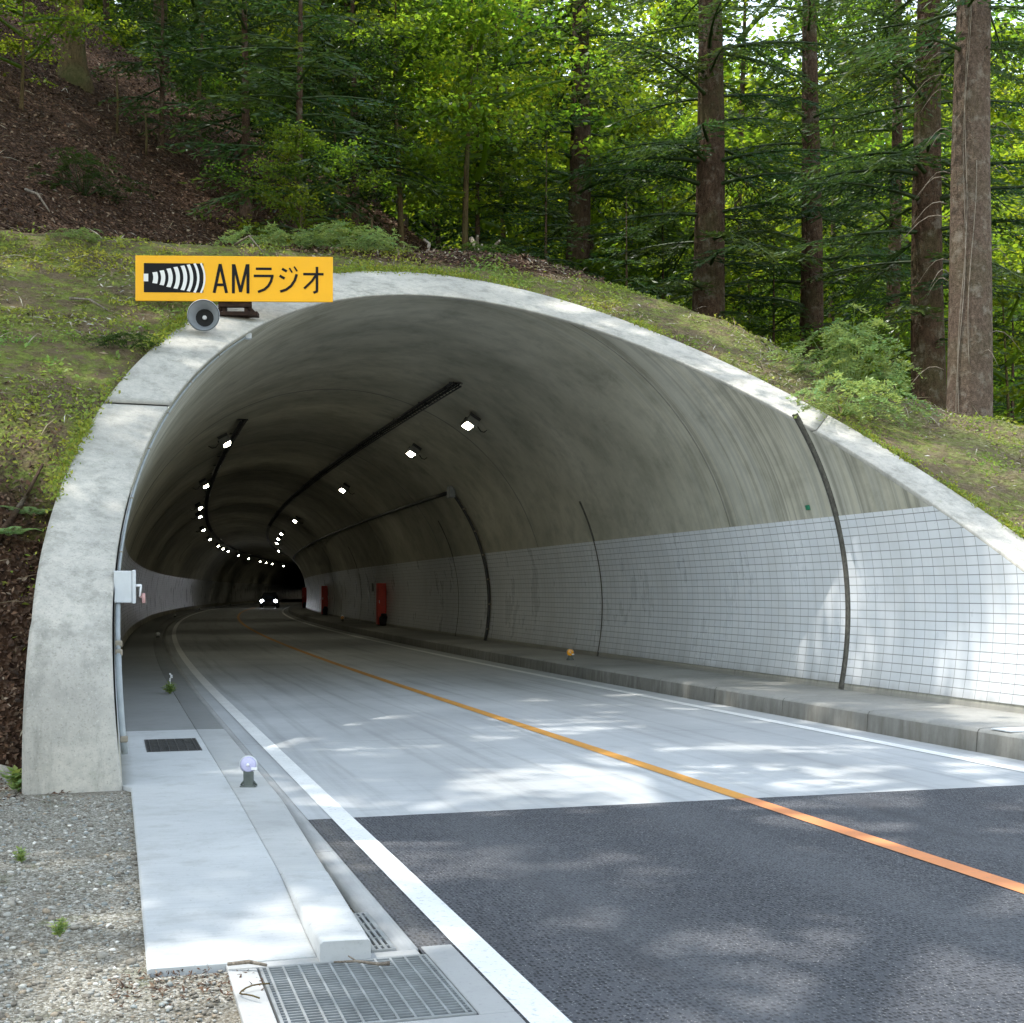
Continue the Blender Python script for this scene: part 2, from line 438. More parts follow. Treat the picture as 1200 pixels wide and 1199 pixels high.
def m_bark(name, lo, hi, moss=.2, patch=(.40, .38, .34), zs=1.1, pamt=.55):
    n = NT(name); o = n.coord()
    st = n.noise(n.mapping(o, (9, 9, zs)), 1.6, 8, .72); fi = n.noise(n.mapping(o, (1, 1, .32 * zs)), 30, 5, .7); big = n.noise(o, .8, 5, .6)
    c = n.ramp(st, [(.32, lo), (.68, hi)])
    c = n.mix(n.math('MULTIPLY', n.ramp(fi, [(.52, 0), (.62, 1)]), .6), c, tuple(x * .35 for x in lo))
    c = n.mix(n.math('MULTIPLY', n.ramp(big, [(.48, 0), (.6, 1)]), moss), c, (.07, .085, .03))
    pt = n.noise(o, 3.2, 6, .75)
    c = n.mix(n.math('MULTIPLY', n.ramp(pt, [(.53, 0), (.64, 1)]), pamt), c, patch)
    n.bump(n.math('ADD', st, fi), .9, .03)
    return n.fin(c, .95, 0, .1)

def m_leaf(name, dif, tra, mixf=.45, gloss=.06, hue=.5):
    """two-sided leaf: part reflected, part let through; shade varies by leaf (tint) and by tree"""
    n = NT(name)
    a = n.N('ShaderNodeVertexColor'); a.layer_name = 'tint'
    T = n.sep(a.outputs[0]); oi = n.N('ShaderNodeObjectInfo')
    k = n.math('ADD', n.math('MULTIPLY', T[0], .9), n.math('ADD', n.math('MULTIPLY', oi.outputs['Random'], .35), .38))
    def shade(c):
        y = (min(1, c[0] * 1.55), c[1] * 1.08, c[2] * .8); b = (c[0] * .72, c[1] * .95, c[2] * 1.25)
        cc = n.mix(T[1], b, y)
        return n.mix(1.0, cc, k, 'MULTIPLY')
    d = n.N('ShaderNodeBsdfDiffuse'); n.L(shade(dif), d.inputs[0])
    t = n.N('ShaderNodeBsdfTranslucent'); n.L(shade(tra), t.inputs[0])
    g = n.N('ShaderNodeBsdfGlossy'); g.inputs['Roughness'].default_value = .38; g.inputs[0].default_value = (.9, .95, .9, 1)
    m1 = n.N('ShaderNodeMixShader'); m1.inputs[0].default_value = mixf; n.L(d.outputs[0], m1.inputs[1]); n.L(t.outputs[0], m1.inputs[2])
    m2 = n.N('ShaderNodeMixShader'); m2.inputs[0].default_value = gloss; n.L(m1.outputs[0], m2.inputs[1]); n.L(g.outputs[0], m2.inputs[2])
    n.L(m2.outputs[0], n.out.inputs[0]); n.n.remove(n.b)
    return n.m

def m_tinted(name, rough=.9):
    n = NT(name); a = n.N('ShaderNodeVertexColor'); a.layer_name = 'tint'
    f = n.noise(n.coord(), 60, 4, .6)
    c = n.mix(n.math('MULTIPLY', n.ramp(f, [(.4, 0), (.7, 1)]), .35), a.outputs[0], (.08, .075, .065))
    return n.fin(c, rough, 0, .25)

def m_emit(name, c, k):
    n = NT(name); e = n.N('ShaderNodeEmission'); e.inputs[0].default_value = (*c, 1); e.inputs[1].default_value = k
    n.L(e.outputs[0], n.out.inputs[0]); n.n.remove(n.b); return n.m

M = {}
M['rim'] = m_rim(); M['lining'] = m_lining(); M['tile'] = m_tile()
M['road'] = m_road_concrete(); M['asphalt'] = m_asphalt()
M['walk'] = m_road_concrete('sidewalk_concrete', (.41, .425, .43), (.53, .545, .545), (.35, 9, 1), True, 5.68)
M['kerb'] = m_road_concrete('kerb_concrete', (.22, .22, .205), (.36, .355, .33), (2.5, 2.5, 1), True, None, True)
M['gutter'] = m_road_concrete('gutter_concrete', (.30, .305, .30), (.42, .425, .42), (6, .6, 1), True)
M['lamp_case'] = plain('lamp_case_enamel', (.24, .24, .21), .5, 0, .4, .1)
M['kerb_strip'] = m_road_concrete('kerb_strip_concrete', (.36, .37, .37), (.47, .48, .475), (.35, 9, 1), True, 5.68)
M['white'] = m_paint('white_road_paint', (.80, .81, .80), .5)
M['amber'] = m_paint('amber_road_paint', (.62, .29, .05), .45)
M['orange'] = m_paint('orange_road_paint', (.70, .265, .10), .45)
M['gravel'] = m_gravel(); M['hill'] = m_hill()
M['bark_fir'] = m_bark('fir_bark', (.042, .027, .018), (.135, .088, .060), .35, (.25, .22, .185), 3.6, .5)
M['bark_pale'] = m_bark('pale_bark', (.075, .055, .042), (.225, .165, .128), .2, (.30, .265, .225), 6.5, .62)
M['bark_moss'] = m_bark('mossy_bark', (.07, .05, .025), (.17, .125, .06), .6, (.17, .14, .07))
M['wood'] = m_bark('dead_wood', (.14, .115, .09), (.38, .33, .27), .05, (.45, .41, .36))
M['leaf'] = m_leaf('broad_leaf', (.046, .092, .012), (.33, .50, .028), .52, .03)
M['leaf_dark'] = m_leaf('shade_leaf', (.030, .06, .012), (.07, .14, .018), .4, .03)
M['needle'] = m_leaf('fir_needle', (.036, .072, .020), (.085, .16, .024), .35, .04)
M['shrub'] = m_leaf('shrub_leaf', (.22, .33, .11), (.30, .45, .11), .4, .03)
M['cover'] = m_leaf('ground_cover_leaf', (.23, .31, .05), (.27, .38, .05), .35, .02)
M['tinted'] = m_tinted('mixed_stone')
M['litter'] = m_tinted('dead_leaf')
M['steel'] = plain('galvanised_steel', (.40, .42, .43), .45, .6, .5, .2)
M['dark_steel'] = plain('dark_steel', (.055, .055, .055), .55, .3, .4, .3)
M['rust'] = plain('rusty_steel', (.034, .018, .012), .85, .2, .3, .5, 14)
M['grey_paint'] = plain('pale_grey_paint', (.55, .58, .60), .4, 0, .5, .06)
M['sign_yellow'] = plain('sign_yellow_film', (.95, .47, .010), .35, 0, .3, .04, 2)
M['sign_black'] = plain('sign_black_film', (.012, .012, .014), .5, 0, .12, .1)
M['sign_white'] = plain('sign_white_film', (.80, .80, .80), .35, 0, .5, .03)
M['horn'] = plain('horn_grey_enamel', (.30, .32, .34), .45, 0, .5, .1)
M['black'] = plain('black_rubber', (.018, .018, .018), .7, 0, .3, .3)
M['red'] = plain('red_paint', (.62, .035, .015), .4, 0, .5, .12)
M['pipe'] = plain('conduit_grey', (.30, .33, .34), .5, 0, .4, .15)
M['brass'] = plain('brass_fitting', (.26, .23, .18), .5, .3, .5, .15)
M['reflector'] = plain('lilac_reflector', (.50, .49, .70), .2, 0, .6, .06, 60)
M['amber_refl'] = plain('amber_reflector', (.95, .40, .02), .2, 0, .6, .1, 60)
M['car_paint'] = plain('dark_car_paint', (.02, .022, .03), .25, .2, .6, .05)
M['glass'] = plain('dark_glass', (.012, .015, .018), .08, 0, .6, .05)
M['lamp'] = m_emit('lamp_glow', (1.0, .95, .72), 70.0)
M['head'] = m_emit('headlight_glow', (.86, .90, 1.0), 45.0)
M['seal'] = plain('joint_sealant', (.11, .105, .09), .8, 0, .3, .4, 20)
LEFT_LAMPS = [24.8, 38.7, 51.4, 58.6, 73.2, 87.7, 102.0, 109.2, 116.6, 130.9, 144.6, 159.0, 166.3, 173.8, 187.5]
RIGHT_LAMPS = [18.7, 24.9, 38.0, 59.5, 75.3, 83.6, 91.9, 111.5]
LEFT_DELIN = [35.8, 72.0, 104.0, 140.0]
SUN_DIR = (-.379, .012, .925); SUN_E = 5.0; SKY_E = .46
CANOPY = ((-4.9, 9.0, 0, 1.35), (-8.4, 19.5, 1, 1.4), (-16, 25, 0, 1.4), (-18, 12, 0, 1.4), (-7.5, 1.5, 1, 1.3), (-13, 16, 0, 1.3))
# =================================================================== SETTING
def sheet(name, s_arr, t0, t1, z, mat, nt=8, kind='structure', zfun=None, jitter=0):
    s = np.asarray(s_arr, float); t = np.linspace(t0, t1, nt)
    Sg, Tg = np.meshgrid(s, t, indexing='ij')
    Z = np.full_like(Sg, z) if zfun is None else zfun(Sg, Tg)
    P = W(Sg, Tg, Z)
    U = np.stack([Tg, Sg], -1)
    return link(name, grid_mesh(name, P, U, flip=True), mat, kind=kind)

S_IN = np.concatenate([np.linspace(0, 40, 60), np.linspace(41, 430, 170)])
sheet('concrete_road', S_IN, -3.37, 3.60, 0.0, M['road'], 10)
sheet('asphalt_road', np.linspace(-30, -.004, 90), -3.37, 3.60, 0.0, M['asphalt'], 40)
sheet('road_edge_line', np.concatenate([np.linspace(-30, -.0, 40), S_IN[1:]]), -3.205, -3.055, .005, M['white'], 3)
sheet('road_edge_line', np.concatenate([np.linspace(-30, -.0, 40), S_IN[1:]]), 3.03, 3.19, .005, M['white'], 3)
sheet('centre_line', S_IN, -.075, .075, .005, M['amber'], 3)
sheet('centre_line', np.linspace(-30, -.004, 40), -.075, .075, .005, M['orange'], 3)

# base ground out to the horizon
gp = np.array([[-900, -300, -.06], [900, -300, -.06], [900, 1500, -.06], [-900, 1500, -.06]], float)
link('ground', fast_mesh('ground', gp, [[0, 1, 2, 3]]), M['gravel'], kind='structure')
# gravel shoulder left of the sidewalk
def gz(S, T):
    x = np.clip((S + 4.0) / 3.0, 0, 1); base = .062 * x * x * (3 - 2 * x)
    return base - .012 + .022 * fbm(S * 1.6, T * 1.6, 3)
def gz_pit(S, T):
    return gz(S, T)
sg = np.linspace(-16, 4.2, 150)
sheet('gravel_shoulder', sg, -26, -4.535, 0, M['gravel'], 150, zfun=gz)
# soil strip round the drain pit, in front of the sidewalk end
sheet('gravel_shoulder', np.linspace(-16, -3.62, 60), -4.535, -4.21, 0, M['gravel'], 5, zfun=lambda S, T: gz(S, T) - .004)
sheet('gutter', np.linspace(-16, -4.76, 30), -4.21, -3.37, -.008, M['gutter'], 4)

# ---- left kerb and sidewalk: one profile per strip, sidewalk ramps down at its near end
def swz(S):
    x = np.clip((S + 3.65) / 1.7, 0, 1); return .012 + .075 * x * x * (3 - 2 * x)
s_sw = np.concatenate([np.linspace(-3.58, 8, 60), np.linspace(8.5, 430, 180)])
def solid_strip(name, s_arr, prof, mat, kind='structure', endcap=True, parent=None):
    """prof(s) -> list of (t,z) points; skin between stations, caps at both ends"""
    rows = [prof(float(s)) for s in s_arr]; k = len(rows[0])
    P = np.stack([W(np.full(k, s), np.array([q[0] for q in r]), np.array([q[1] for q in r])) for s, r in zip(s_arr, rows)])
    arc = np.concatenate([[0], np.cumsum(np.hypot(np.diff([q[0] for q in rows[-1]]), np.diff([q[1] for q in rows[-1]])))])
    U = np.stack([np.broadcast_to(arc + rows[0][0][0], (len(s_arr), k)), np.broadcast_to(np.asarray(s_arr)[:, None], (len(s_arr), k))], -1)
    me = grid_mesh(name, P, U, flip=False, smooth=False)
    if endcap:
        bm = bmesh.new(); bm.from_mesh(me); bm.verts.ensure_lookup_table()
        bm.faces.new([bm.verts[i] for i in range(k)])
        bm.to_mesh(me); bm.free()
    return link(name, me, mat, parent, **({'kind': kind} if kind else {}))
def kl(s):
    return -3.80 - .03 * min(1, max(0, (.5 - s) / 4.2))
def kr(s):
    return -3.49 - .12 * min(1, max(0, (.5 - s) / 4.2))
solid_strip('sidewalk', s_sw, lambda s: [(kl(s) - .002, -.05), (kl(s) - .002, float(swz(s)) - .004), (kl(s) - .01, float(swz(s))), (-4.19, float(swz(s)) - .002), (-4.53, float(swz(s))), (-4.545, float(swz(s)) - .006), (-4.545, -.05)] if s < 1.4 else
            [(kl(s) - .002, -.05), (kl(s) - .002, float(swz(s)) - .004), (kl(s) - .01, float(swz(s))), (-4.19, float(swz(s))), (-4.5, float(swz(s))), (-4.62, float(swz(s))), (-4.62, -.05)], M['walk'])
# kerb strip (the far part lies flush with the sidewalk)
ks = np.concatenate([np.linspace(-2.17, 8, 40), np.linspace(8.5, 430, 180)])
solid_strip('kerb', ks, lambda s: [(kr(s), -.05), (kr(s), .072), (kr(s) - .015, .084), (kl(s) + .01, .089), (kl(s), .084), (kl(s), -.05)], M['kerb_strip'])
# the last kerb length, cast separately, standing proud where the sidewalk ramps down
solid_strip('kerb_end_block', np.linspace(-3.66, -2.182, 14), lambda s: [(kr(s), -.05), (kr(s), .078), (kr(s) - .014, .090), (kl(s) + .014, .094), (kl(s), .082), (kl(s), -.05)], M['walk'])
gs = np.concatenate([np.linspace(-3.56, 8, 40), np.linspace(8.5, 430, 180)])
solid_strip('gutter', gs, lambda s: [(-3.374, -.05), (-3.376, .004), (-3.41, .002), (-3.488, .0), (-3.489, -.05)], M['gutter'])

# ---- raised walkway on the right
solid_strip('raised_walkway', np.concatenate([np.linspace(-14, 12, 60), np.linspace(13, 430, 180)]),
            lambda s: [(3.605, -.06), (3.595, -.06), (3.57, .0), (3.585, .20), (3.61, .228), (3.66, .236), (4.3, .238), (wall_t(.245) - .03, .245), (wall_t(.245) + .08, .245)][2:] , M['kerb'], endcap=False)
sheet('gutter', np.concatenate([np.linspace(-30, 12, 60), np.linspace(13, 430, 180)]), 3.605, 3.64, -.02, M['gutter'], 2)
# joints in the walkway kerb: thin dark lines sunk in mastic, one strip per joint
jm = MB()
for s in np.arange(-4.0, 44, 2.02):
    pts = [wv(s, 3.567, .0), wv(s, 3.581, .20), wv(s, 3.607, .231), wv(s, 3.66, .239), wv(s, 4.3, .241), wv(s, wall_t(.245) - .03, .248)]
    d = wv(s + .012, 3.6, 0) - wv(s, 3.6, 0)
    for a, b in zip(pts[:-1], pts[1:]):
        jm.poly([a, b, b + d, a + d])
jm.build('walkway_joint_line', M['seal'], kind='structure')
tag(MB().box(wv(1.75, 3.83, .2475), (.42, .30, .016), Matrix.Rotation(TH, 3, 'Z'), .004).build('inspection_cover', M['grey_paint']),
    'small pale steel inspection cover let into the raised walkway at the right edge', 'inspection cover')

# ---- hillside: grid in (s,t) that stops at the portal ring
def cols():
    a = -np.concatenate([np.linspace(5.055, 14, 50), np.linspace(14.5, 30, 32), np.linspace(32, 110, 24)])[::-1]
    b = np.concatenate([np.linspace(-5.06, 5.55, 64)])
    c = np.concatenate([np.linspace(5.545, 14, 50), np.linspace(14.5, 30, 32), np.linspace(32, 110, 24)])
    return a, b, c
def row_w(n1=110, n2=70):
    w = np.concatenate([np.linspace(0, 14, n1), 14 + (np.linspace(0, 1, n2 + 1)[1:] ** 1.8) * 290])
    return w
ro = TR + RIMW
hm_P, hm_F, hm_C, base = [], [], [], 0
for k, tc_ in enumerate(cols()):
    if k == 1:
        zz = ZC + np.sqrt(np.maximum((ro - .03) ** 2 - (tc_ - TC) ** 2, 0))
        s0 = np.maximum(PA + PB * tc_ + PC * zz, S_FOOT) + .05
        # lower half of the ring side: start where the ring is widest
    elif k == 0: s0 = np.full(len(tc_), 1.2)
    else: s0 = np.full(len(tc_), -14.0)
    w = row_w() if k < 2 else np.concatenate([np.linspace(0, 29, 180), 29 + (np.linspace(0, 1, 71)[1:] ** 1.8) * 290])
    Sg = s0[None, :] + w[:, None]; Tg = np.broadcast_to(tc_[None, :], Sg.shape)
    Z = terrain(Sg, Tg)
    if k == 1:
        # meet the ring: first row sits on the ring's outer edge
        blend = np.clip(1 - w / .5, 0, 1)[:, None]
        Z = Z * (1 - blend) + (zz[None, :] - .03) * blend
        Z = np.maximum(Z, zz[None, :] + .0 * Z - .03)
    if k != 1: Z = np.maximum(Z, -.4)
    # moss share: front bank green, hillside brown
    green = np.clip(1.05 - np.clip((Sg - 12.0) / 1.6, 0, 1) * 1.15, 0, 1)
    nearleg = np.clip((-4.8 - Tg) / .3, 0, 1) * np.clip((5.8 + (-5.2 - Tg) * .55 - Sg) / 2.2, 0, 1)
    green = green * (1 - .95 * nearleg)
    right = np.clip((Tg - 3) / 6, 0, 1)
    green = np.where(Sg > 12.5, green + np.clip((Tg - 6) / 6, 0, 1) * .6, green)
    dry = np.clip(.15 + right * .75, 0, 1)
    C = np.stack([green, dry, np.zeros_like(dry)], -1)
    P = W(Sg, Tg, Z); a, b = Sg.shape
    i = np.arange(a * b).reshape(a, b) + base
    F = np.stack([i[:-1, :-1], i[:-1, 1:], i[1:, 1:], i[1:, :-1]], -1).reshape(-1, 4)
    hm_P.append(P.reshape(-1, 3)); hm_F.append(F); hm_C.append(C.reshape(-1, 3)); base += a * b
link('hillside', fast_mesh('hillside', np.concatenate(hm_P), np.concatenate(hm_F), None, np.concatenate(hm_C), True), M['hill'], kind='structure')

# =================================================================== TUNNEL
tun = thing('road_tunnel', 'arched concrete road tunnel with sloping portal cut into the green bank', 'tunnel', wv(0, 0, 0))
def in_tun(me_or_P): return np.asarray(me_or_P) - np.array(wv(0, 0, 0))
O0 = np.array(wv(0, 0, 0))
phi = np.linspace(-.30, pi + .28, 150)
tt, zz = arch_t(phi); srim = s_portal(tt, zz)
w = np.concatenate([np.linspace(0, 1, 60) * .07, .07 + .93 * np.linspace(0, 1, 171)[1:] ** 1.3])
Sg = (srim[None, :] + .14) + (430 - srim[None, :]) * w[:, None]
arc = (phi - phi[0]) * TR
P = W(Sg, np.broadcast_to(tt, Sg.shape), np.broadcast_to(zz, Sg.shape)) - O0
U = np.stack([Sg, np.broadcast_to(arc, Sg.shape)], -1)
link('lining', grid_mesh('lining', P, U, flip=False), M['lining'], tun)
# portal ring in three castings, split by the construction joint at s = 7.04
def ring(ph0, ph1, n, label=None):
    ph = None if callable(ph0) or callable(ph1) else np.linspace(ph0, ph1, n)
    prof = [(0, .14), (0, .03), (.02, .0), (RIMW - .03, .0), (RIMW, .035), (RIMW, .9)]
    pts = np.zeros((n, len(prof), 3))
    for k, (dr, ds) in enumerate(prof):
        if callable(ph0) or callable(ph1):
            a_ = ph0(TR + dr) if callable(ph0) else ph0; b_ = ph1(TR + dr) if callable(ph1) else ph1
            t, z = arch_t(np.linspace(a_, b_, n), TR + dr)
        else: t, z = arch_t(ph, TR + dr)
        s = s_portal(t, z) + ds
        pts[:, k] = W(s, t, z) - O0
    me = grid_mesh('portal_ring', pts, None, flip=False, smooth=False)
    bm = bmesh.new(); bm.from_mesh(me); bm.verts.ensure_lookup_table()
    k = len(prof)
    bm.faces.new([bm.verts[i] for i in range(k)]); bm.faces.new([bm.verts[(n - 1) * k + i] for i in range(k)][::-1])
    bmesh.ops.recalc_face_normals(bm, faces=bm.faces)
    bm.to_mesh(me); bm.free()
    return link('portal_ring', me, M['rim'], tun)
def phi_at_s(s, side):
    c = np.linspace(0, pi / 2, 2000) if side > 0 else np.linspace(pi, pi / 2, 2000)
    t, z = arch_t(c, TR + .3); return float(c[np.argmin(abs(s_portal(t, z) - s))])
pr, pl = phi_at_s(7.04, 1), phi_at_s(7.0, -1)
ring(-.30, pr - .0012, 60); cut = lambda dz: (lambda r: pi - math.asin((3.665 + dz - ZC) / r))      # the left joint is level
ring(pr + .0012, cut(.011), 110); ring(cut(-.011), pi + .285, 60)
# tile cladding between the joints
def tile_panel(s0, s1, side, n=24):
    z0, z1 = .33, 2.645
    if side > 0:
        p0, p1 = math.asin((z0 - ZC) / TR), math.asin((z1 - ZC) / TR)
        ph = np.linspace(p0, p1, 26); t = TC + (TR - .014) * np.cos(ph); z = ZC + (TR - .014) * np.sin(ph)
        ar = (ph - p0) * TR
    else:
        z = np.linspace(z0, z1, 26); ph = pi - np.arcsin((z - ZC) / TR); t, z = arch_t(ph, TR - .014); ar = z - z0
    lo = s_portal(t, z) + .06
    sA = np.maximum(lo, s0); v = np.linspace(0, 1, n)
    Sg = sA[None, :] + (np.maximum(s1, sA + .002) - sA)[None, :] * v[:, None]
    P = W(Sg, np.broadcast_to(t, Sg.shape), np.broadcast_to(z, Sg.shape)) - O0
    U = np.stack([Sg, np.broadcast_to(ar, Sg.shape)], -1)
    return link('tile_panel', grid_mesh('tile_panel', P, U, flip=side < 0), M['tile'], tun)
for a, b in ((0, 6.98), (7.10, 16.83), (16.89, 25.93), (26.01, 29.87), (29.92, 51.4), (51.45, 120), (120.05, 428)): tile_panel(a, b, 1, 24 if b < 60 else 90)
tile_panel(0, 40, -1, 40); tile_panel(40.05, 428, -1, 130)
# sealed joints that run up the wall and over
def band(s, wd, p0, p1, mat, name, off=.02, n=70):
    ph = np.linspace(p0, p1, n); t, z = arch_t(ph, TR - off)
    ti, zi = arch_t(ph, TR + .01)
    rows = [W(np.full(n, s - wd / 2), ti, zi), W(np.full(n, s - wd / 2), t, z), W(np.full(n, s + wd / 2), t, z), W(np.full(n, s + wd / 2), ti, zi)]
    P = np.stack(rows) - O0
    return link(name, grid_mesh(name, P, None, smooth=False), mat, tun)
p_base = math.asin((.25 - ZC) / TR)
band(7.04, .10, p_base, .592, M['seal'], 'joint_strip', .03)
band(16.86, .055, p_base, .46, M['seal'], 'joint_strip', .022)
band(29.9, .04, p_base, .52, M['seal'], 'joint_strip', .02)
band(51.42, .04, p_base, .5, M['seal'], 'joint_strip', .02)
# raised pour ridges on the vault (visible as darker rings)
for s, p0, p1 in ((10.36, .33, 1.12), (20.9, .33, pi - .3), (31.4, .33, pi - .3), (42, .33, pi - .3), (63, .33, pi - .3), (84, .33, pi - .3)):
    band(s, .025, p0, p1, M['lining'], 'pour_ridge', .008)

# =================================================================== FITTINGS
def Rz(a): return Matrix.Rotation(a, 4, 'Z')
def frame_at(s, t, z):               # local x = right, y = into the tunnel, z = up
    return Matrix.Translation(wv(s, t, z)) @ Rz(heading(s))

# ---- conduit on the vault: cable trays
def tray(s0, s1, t, name, label, wd=.20, zoff=.0, ladder=True):
    z = ZC + sqrt((TR - .10) ** 2 - (t - TC) ** 2)
    sl = [s0] + list(np.arange(s0 + 1.5, s1, 1.5 if s1 < 60 else 2.5))
    root = thing(name, label, 'cable tray', wv(s0, t, z))
    nrm = Vector((TC - t, 0, ZC - z)).normalized()
    def at(s, side, up):
        # offset sideways along the vault and up towards it
        px = t + side * nrm.z * -1 + up * -nrm.x * 1; pz = z + side * nrm.x + up * -nrm.z
        return wv(s, px, pz) - root.location
    m = MB()
    for side in (-wd / 2, wd / 2):
        m.tube([at(s, side, 0) for s in sl], .016, 6)
    for s in np.arange(s0 + .05, min(s1, s0 + 60), .28):
        m.tube([at(s, -wd / 2, 0), at(s, wd / 2, 0)], .009, 4)
    m.build('ladder_rail', M['dark_steel'], root)
    m = MB()
    for side in (-.06, -.025, .012, .05):
        m.tube([at(s, side + .008 * sin(s * 2.1 + side * 90), .022) for s in sl], .014, 6)
    m.build('power_cable', M['black'], root)
    for s in np.arange(s0 + .12, min(s1, 62), 3.0):
        MB().box(at(s, 0, .05), (wd + .08, .04, .035), Matrix.Rotation(heading(s), 3, 'Z')).build('bracket', M['dark_steel'], root)
    return root
tray(16.8, 200, 1.94, 'cable_tray', 'dark cable tray along the vault right of the crown, beside the nearer row of lamps')
tray(23.0, 200, -1.78, 'cable_tray', 'dark cable tray along the vault left of the crown, beside the left row of lamps')
# lower single pipe run on the right haunch with its drop down to the walkway
root = thing('conduit_run', 'dark conduit along the right haunch that bends down the tiled wall to the walkway', 'conduit', wv(26, 4.0, 4.35))
def cpt(s, t, z): return wv(s, t, z) - root.location
r_ = TR - .07
th_ = math.acos((3.98 - TC) / r_)
m = MB(); m.tube([cpt(s, TC + r_ * cos(th_), ZC + r_ * sin(th_)) for s in np.concatenate([[26.1], np.arange(28, 200, 2.5)])], .055, 8)
m.build('main_pipe', M['dark_steel'], root)
m = MB(); m.tube([cpt(25.97, TC + r_ * cos(p), ZC + r_ * sin(p)) for p in np.linspace(th_, math.asin((.26 - ZC) / r_), 26)], .042, 8)
m.build('drop_pipe', M['dark_steel'], root)
MB().box(cpt(25.95, TC + (TR - .09) * cos(th_), ZC + (TR - .09) * sin(th_)), (.16, .34, .30), Matrix.Rotation(heading(26), 3, 'Z'), .012).build('junction_box', M['pipe'], root)
for p in np.linspace(th_ - .12, -.15, 6):
    MB().box(cpt(25.97, TC + (TR - .05) * cos(p), ZC + (TR - .05) * sin(p)), (.10, .13, .035), Matrix.Rotation(heading(26), 3, 'Z')).build('pipe_clip', M['brass'], root)

# ---- tunnel lamps
def lamp_proto(side, label):
    """built at the origin: x towards the wall side, hanging plate up"""
    root = thing('tunnel_lamp', label, 'lamp')
    m = MB(); m.box((0, 0, 0), (.28, .50, .16), None, .03); m.build('housing', M['lamp_case'], root)
    m = MB(); m.box((-side * .02, -.03, -.079), (.17, .36, .012), None, .003); m.build('lens', M['lamp'], root)
    for y in (-.19, .19):
        MB().box((0, y, .118), (.26, .035, .08)).build('mounting_bracket', M['dark_steel'], root)
    m = MB(); m.tube([(side * .17, -.05, .03), (side * .28, -.08, -.03), (side * .36, -.02, .02), (side * .40, .05, .12)], .012, 6); m.build('supply_cable', M['black'], root)
    return root
def copy_tree(o):
    c = o.copy(); COL.objects.link(c)
    for ch in o.children:
        d = ch.copy(); COL.objects.link(d); d.parent = c
        for g in ch.children:
            e = g.copy(); COL.objects.link(e); e.parent = d
    return c
ordn = ['nearest', 'second', 'third', 'fourth', 'fifth', 'sixth', 'seventh', 'eighth', 'ninth', 'tenth', 'eleventh', 'twelfth', 'thirteenth', 'fourteenth', 'fifteenth', 'sixteenth']
for side, t, ss, nm in ((1, 2.72, RIGHT_LAMPS, 'right'), (-1, -2.12, LEFT_LAMPS, 'left')):
    proto = None
    for i, s in enumerate(ss):
        o = proto if proto is not None and i == 0 else (copy_tree(proto) if proto is not None else lamp_proto(side, ''))
        if proto is None: proto = o
        a = math.atan2(t - TC, sqrt((TR - .2) ** 2 - (t - TC) ** 2))
        z = ZC + cos(a) * (TR - .24); tt_ = TC + sin(a) * (TR - .24)
        o.matrix_world = frame_at(s, tt_, z) @ Matrix.Rotation(a, 4, 'Y') @ Matrix.Rotation(radians(-9), 4, 'X')
        o['label'] = 'lit box lamp under the vault, %s from the mouth in the %s row' % (ordn[i], nm)
        o['group'] = 'lit lamps in two rows along the tunnel vault'

# ---- AM radio sign: local frame x right, z up, faces -y
sg_root = thing('radio_sign', 'yellow sign with black radio-wave emblem on the crest of the portal ring', 'sign', (-3.735, 18.05, 5.44), (0, 0, .03))
SW, SH = 2.64, .61
m = MB(); m.box((0, 0, SH / 2 + .06), (SW, .035, SH), None, .006); m.build('panel', M['sign_yellow'], sg_root)
def sx(u): return (u - 590) / 986 * SW          # crop pixels -> metres along the panel
def sz(v): return .06 + SH * (322 - v) / 234
yf = -.0215
def flat(m, pts, y=yf): m.poly([Vector((sx(u), y, sz(v))) for u, v in pts])
m = MB(); flat(m, [(140, 278), (436, 278), (436, 128), (140, 128)]); m.build('emblem', M['sign_black'], sg_root)
m = MB(); flat(m, [(139, 222), (162, 222), (162, 183), (139, 183)], yf - .002)
for k, (u, h, wd, bow) in enumerate([(182, 27, 24, 5), (218, 36, 21, 8), (252, 46, 21, 11), (287, 54, 20, 13), (322, 61, 19, 15), (353, 67, 16, 17), (386, 73, 12, 19), (419, 74.5, 9, 19)]):
    L_, R_ = [], []
    for j in range(13):
        v = -1 + 2 * j / 12; x = bow * (1 - v * v)
        hh = h
        L_.append((u + x, 203 - hh * v)); R_.append((u + x + wd * (1 - .0 * v * v), 203 - (hh + 3.5) * v))
    for j in range(12):
        flat(m, [L_[j], R_[j], R_[j + 1], L_[j + 1]], yf - .002)
m.build('wave_mark', M['sign_white'], sg_root)
def stroke(m, pts, wd, y=yf):
    pts = [np.array(p, float) for p in pts]
    for i, (a, b) in enumerate(zip(pts[:-1], pts[1:])):
        d = (b - a) / np.linalg.norm(b - a); nn = np.array([-d[1], d[0]]) * wd / 2
        e0 = d * (wd * .12 if i > 0 else 0); e1 = d * (wd * .12 if i < len(pts) - 2 else 0)
        # each segment sits a hair further out so that no two faces share a plane
        flat(m, [tuple(a + nn - e0), tuple(b + nn + e1), tuple(b - nn + e1), tuple(a - nn - e0)], y - .0004 * i)
def letter(name, strokes):
    m = MB()
    for k, (pts, wd) in enumerate(strokes): stroke(m, pts, wd, yf - .0015 * k)
    return m.build(name, M['sign_black'], sg_root)
letter('letter', [([(490, 279), (520, 130)], 15), ([(520, 130), (552, 279)], 15), ([(501, 237), (541, 237)], 14)])
letter('letter', [([(586, 281), (586, 130)], 15), ([(589, 132), (622, 274)], 14), ([(622, 274), (655, 132)], 14), ([(659, 281), (659, 130)], 15)])
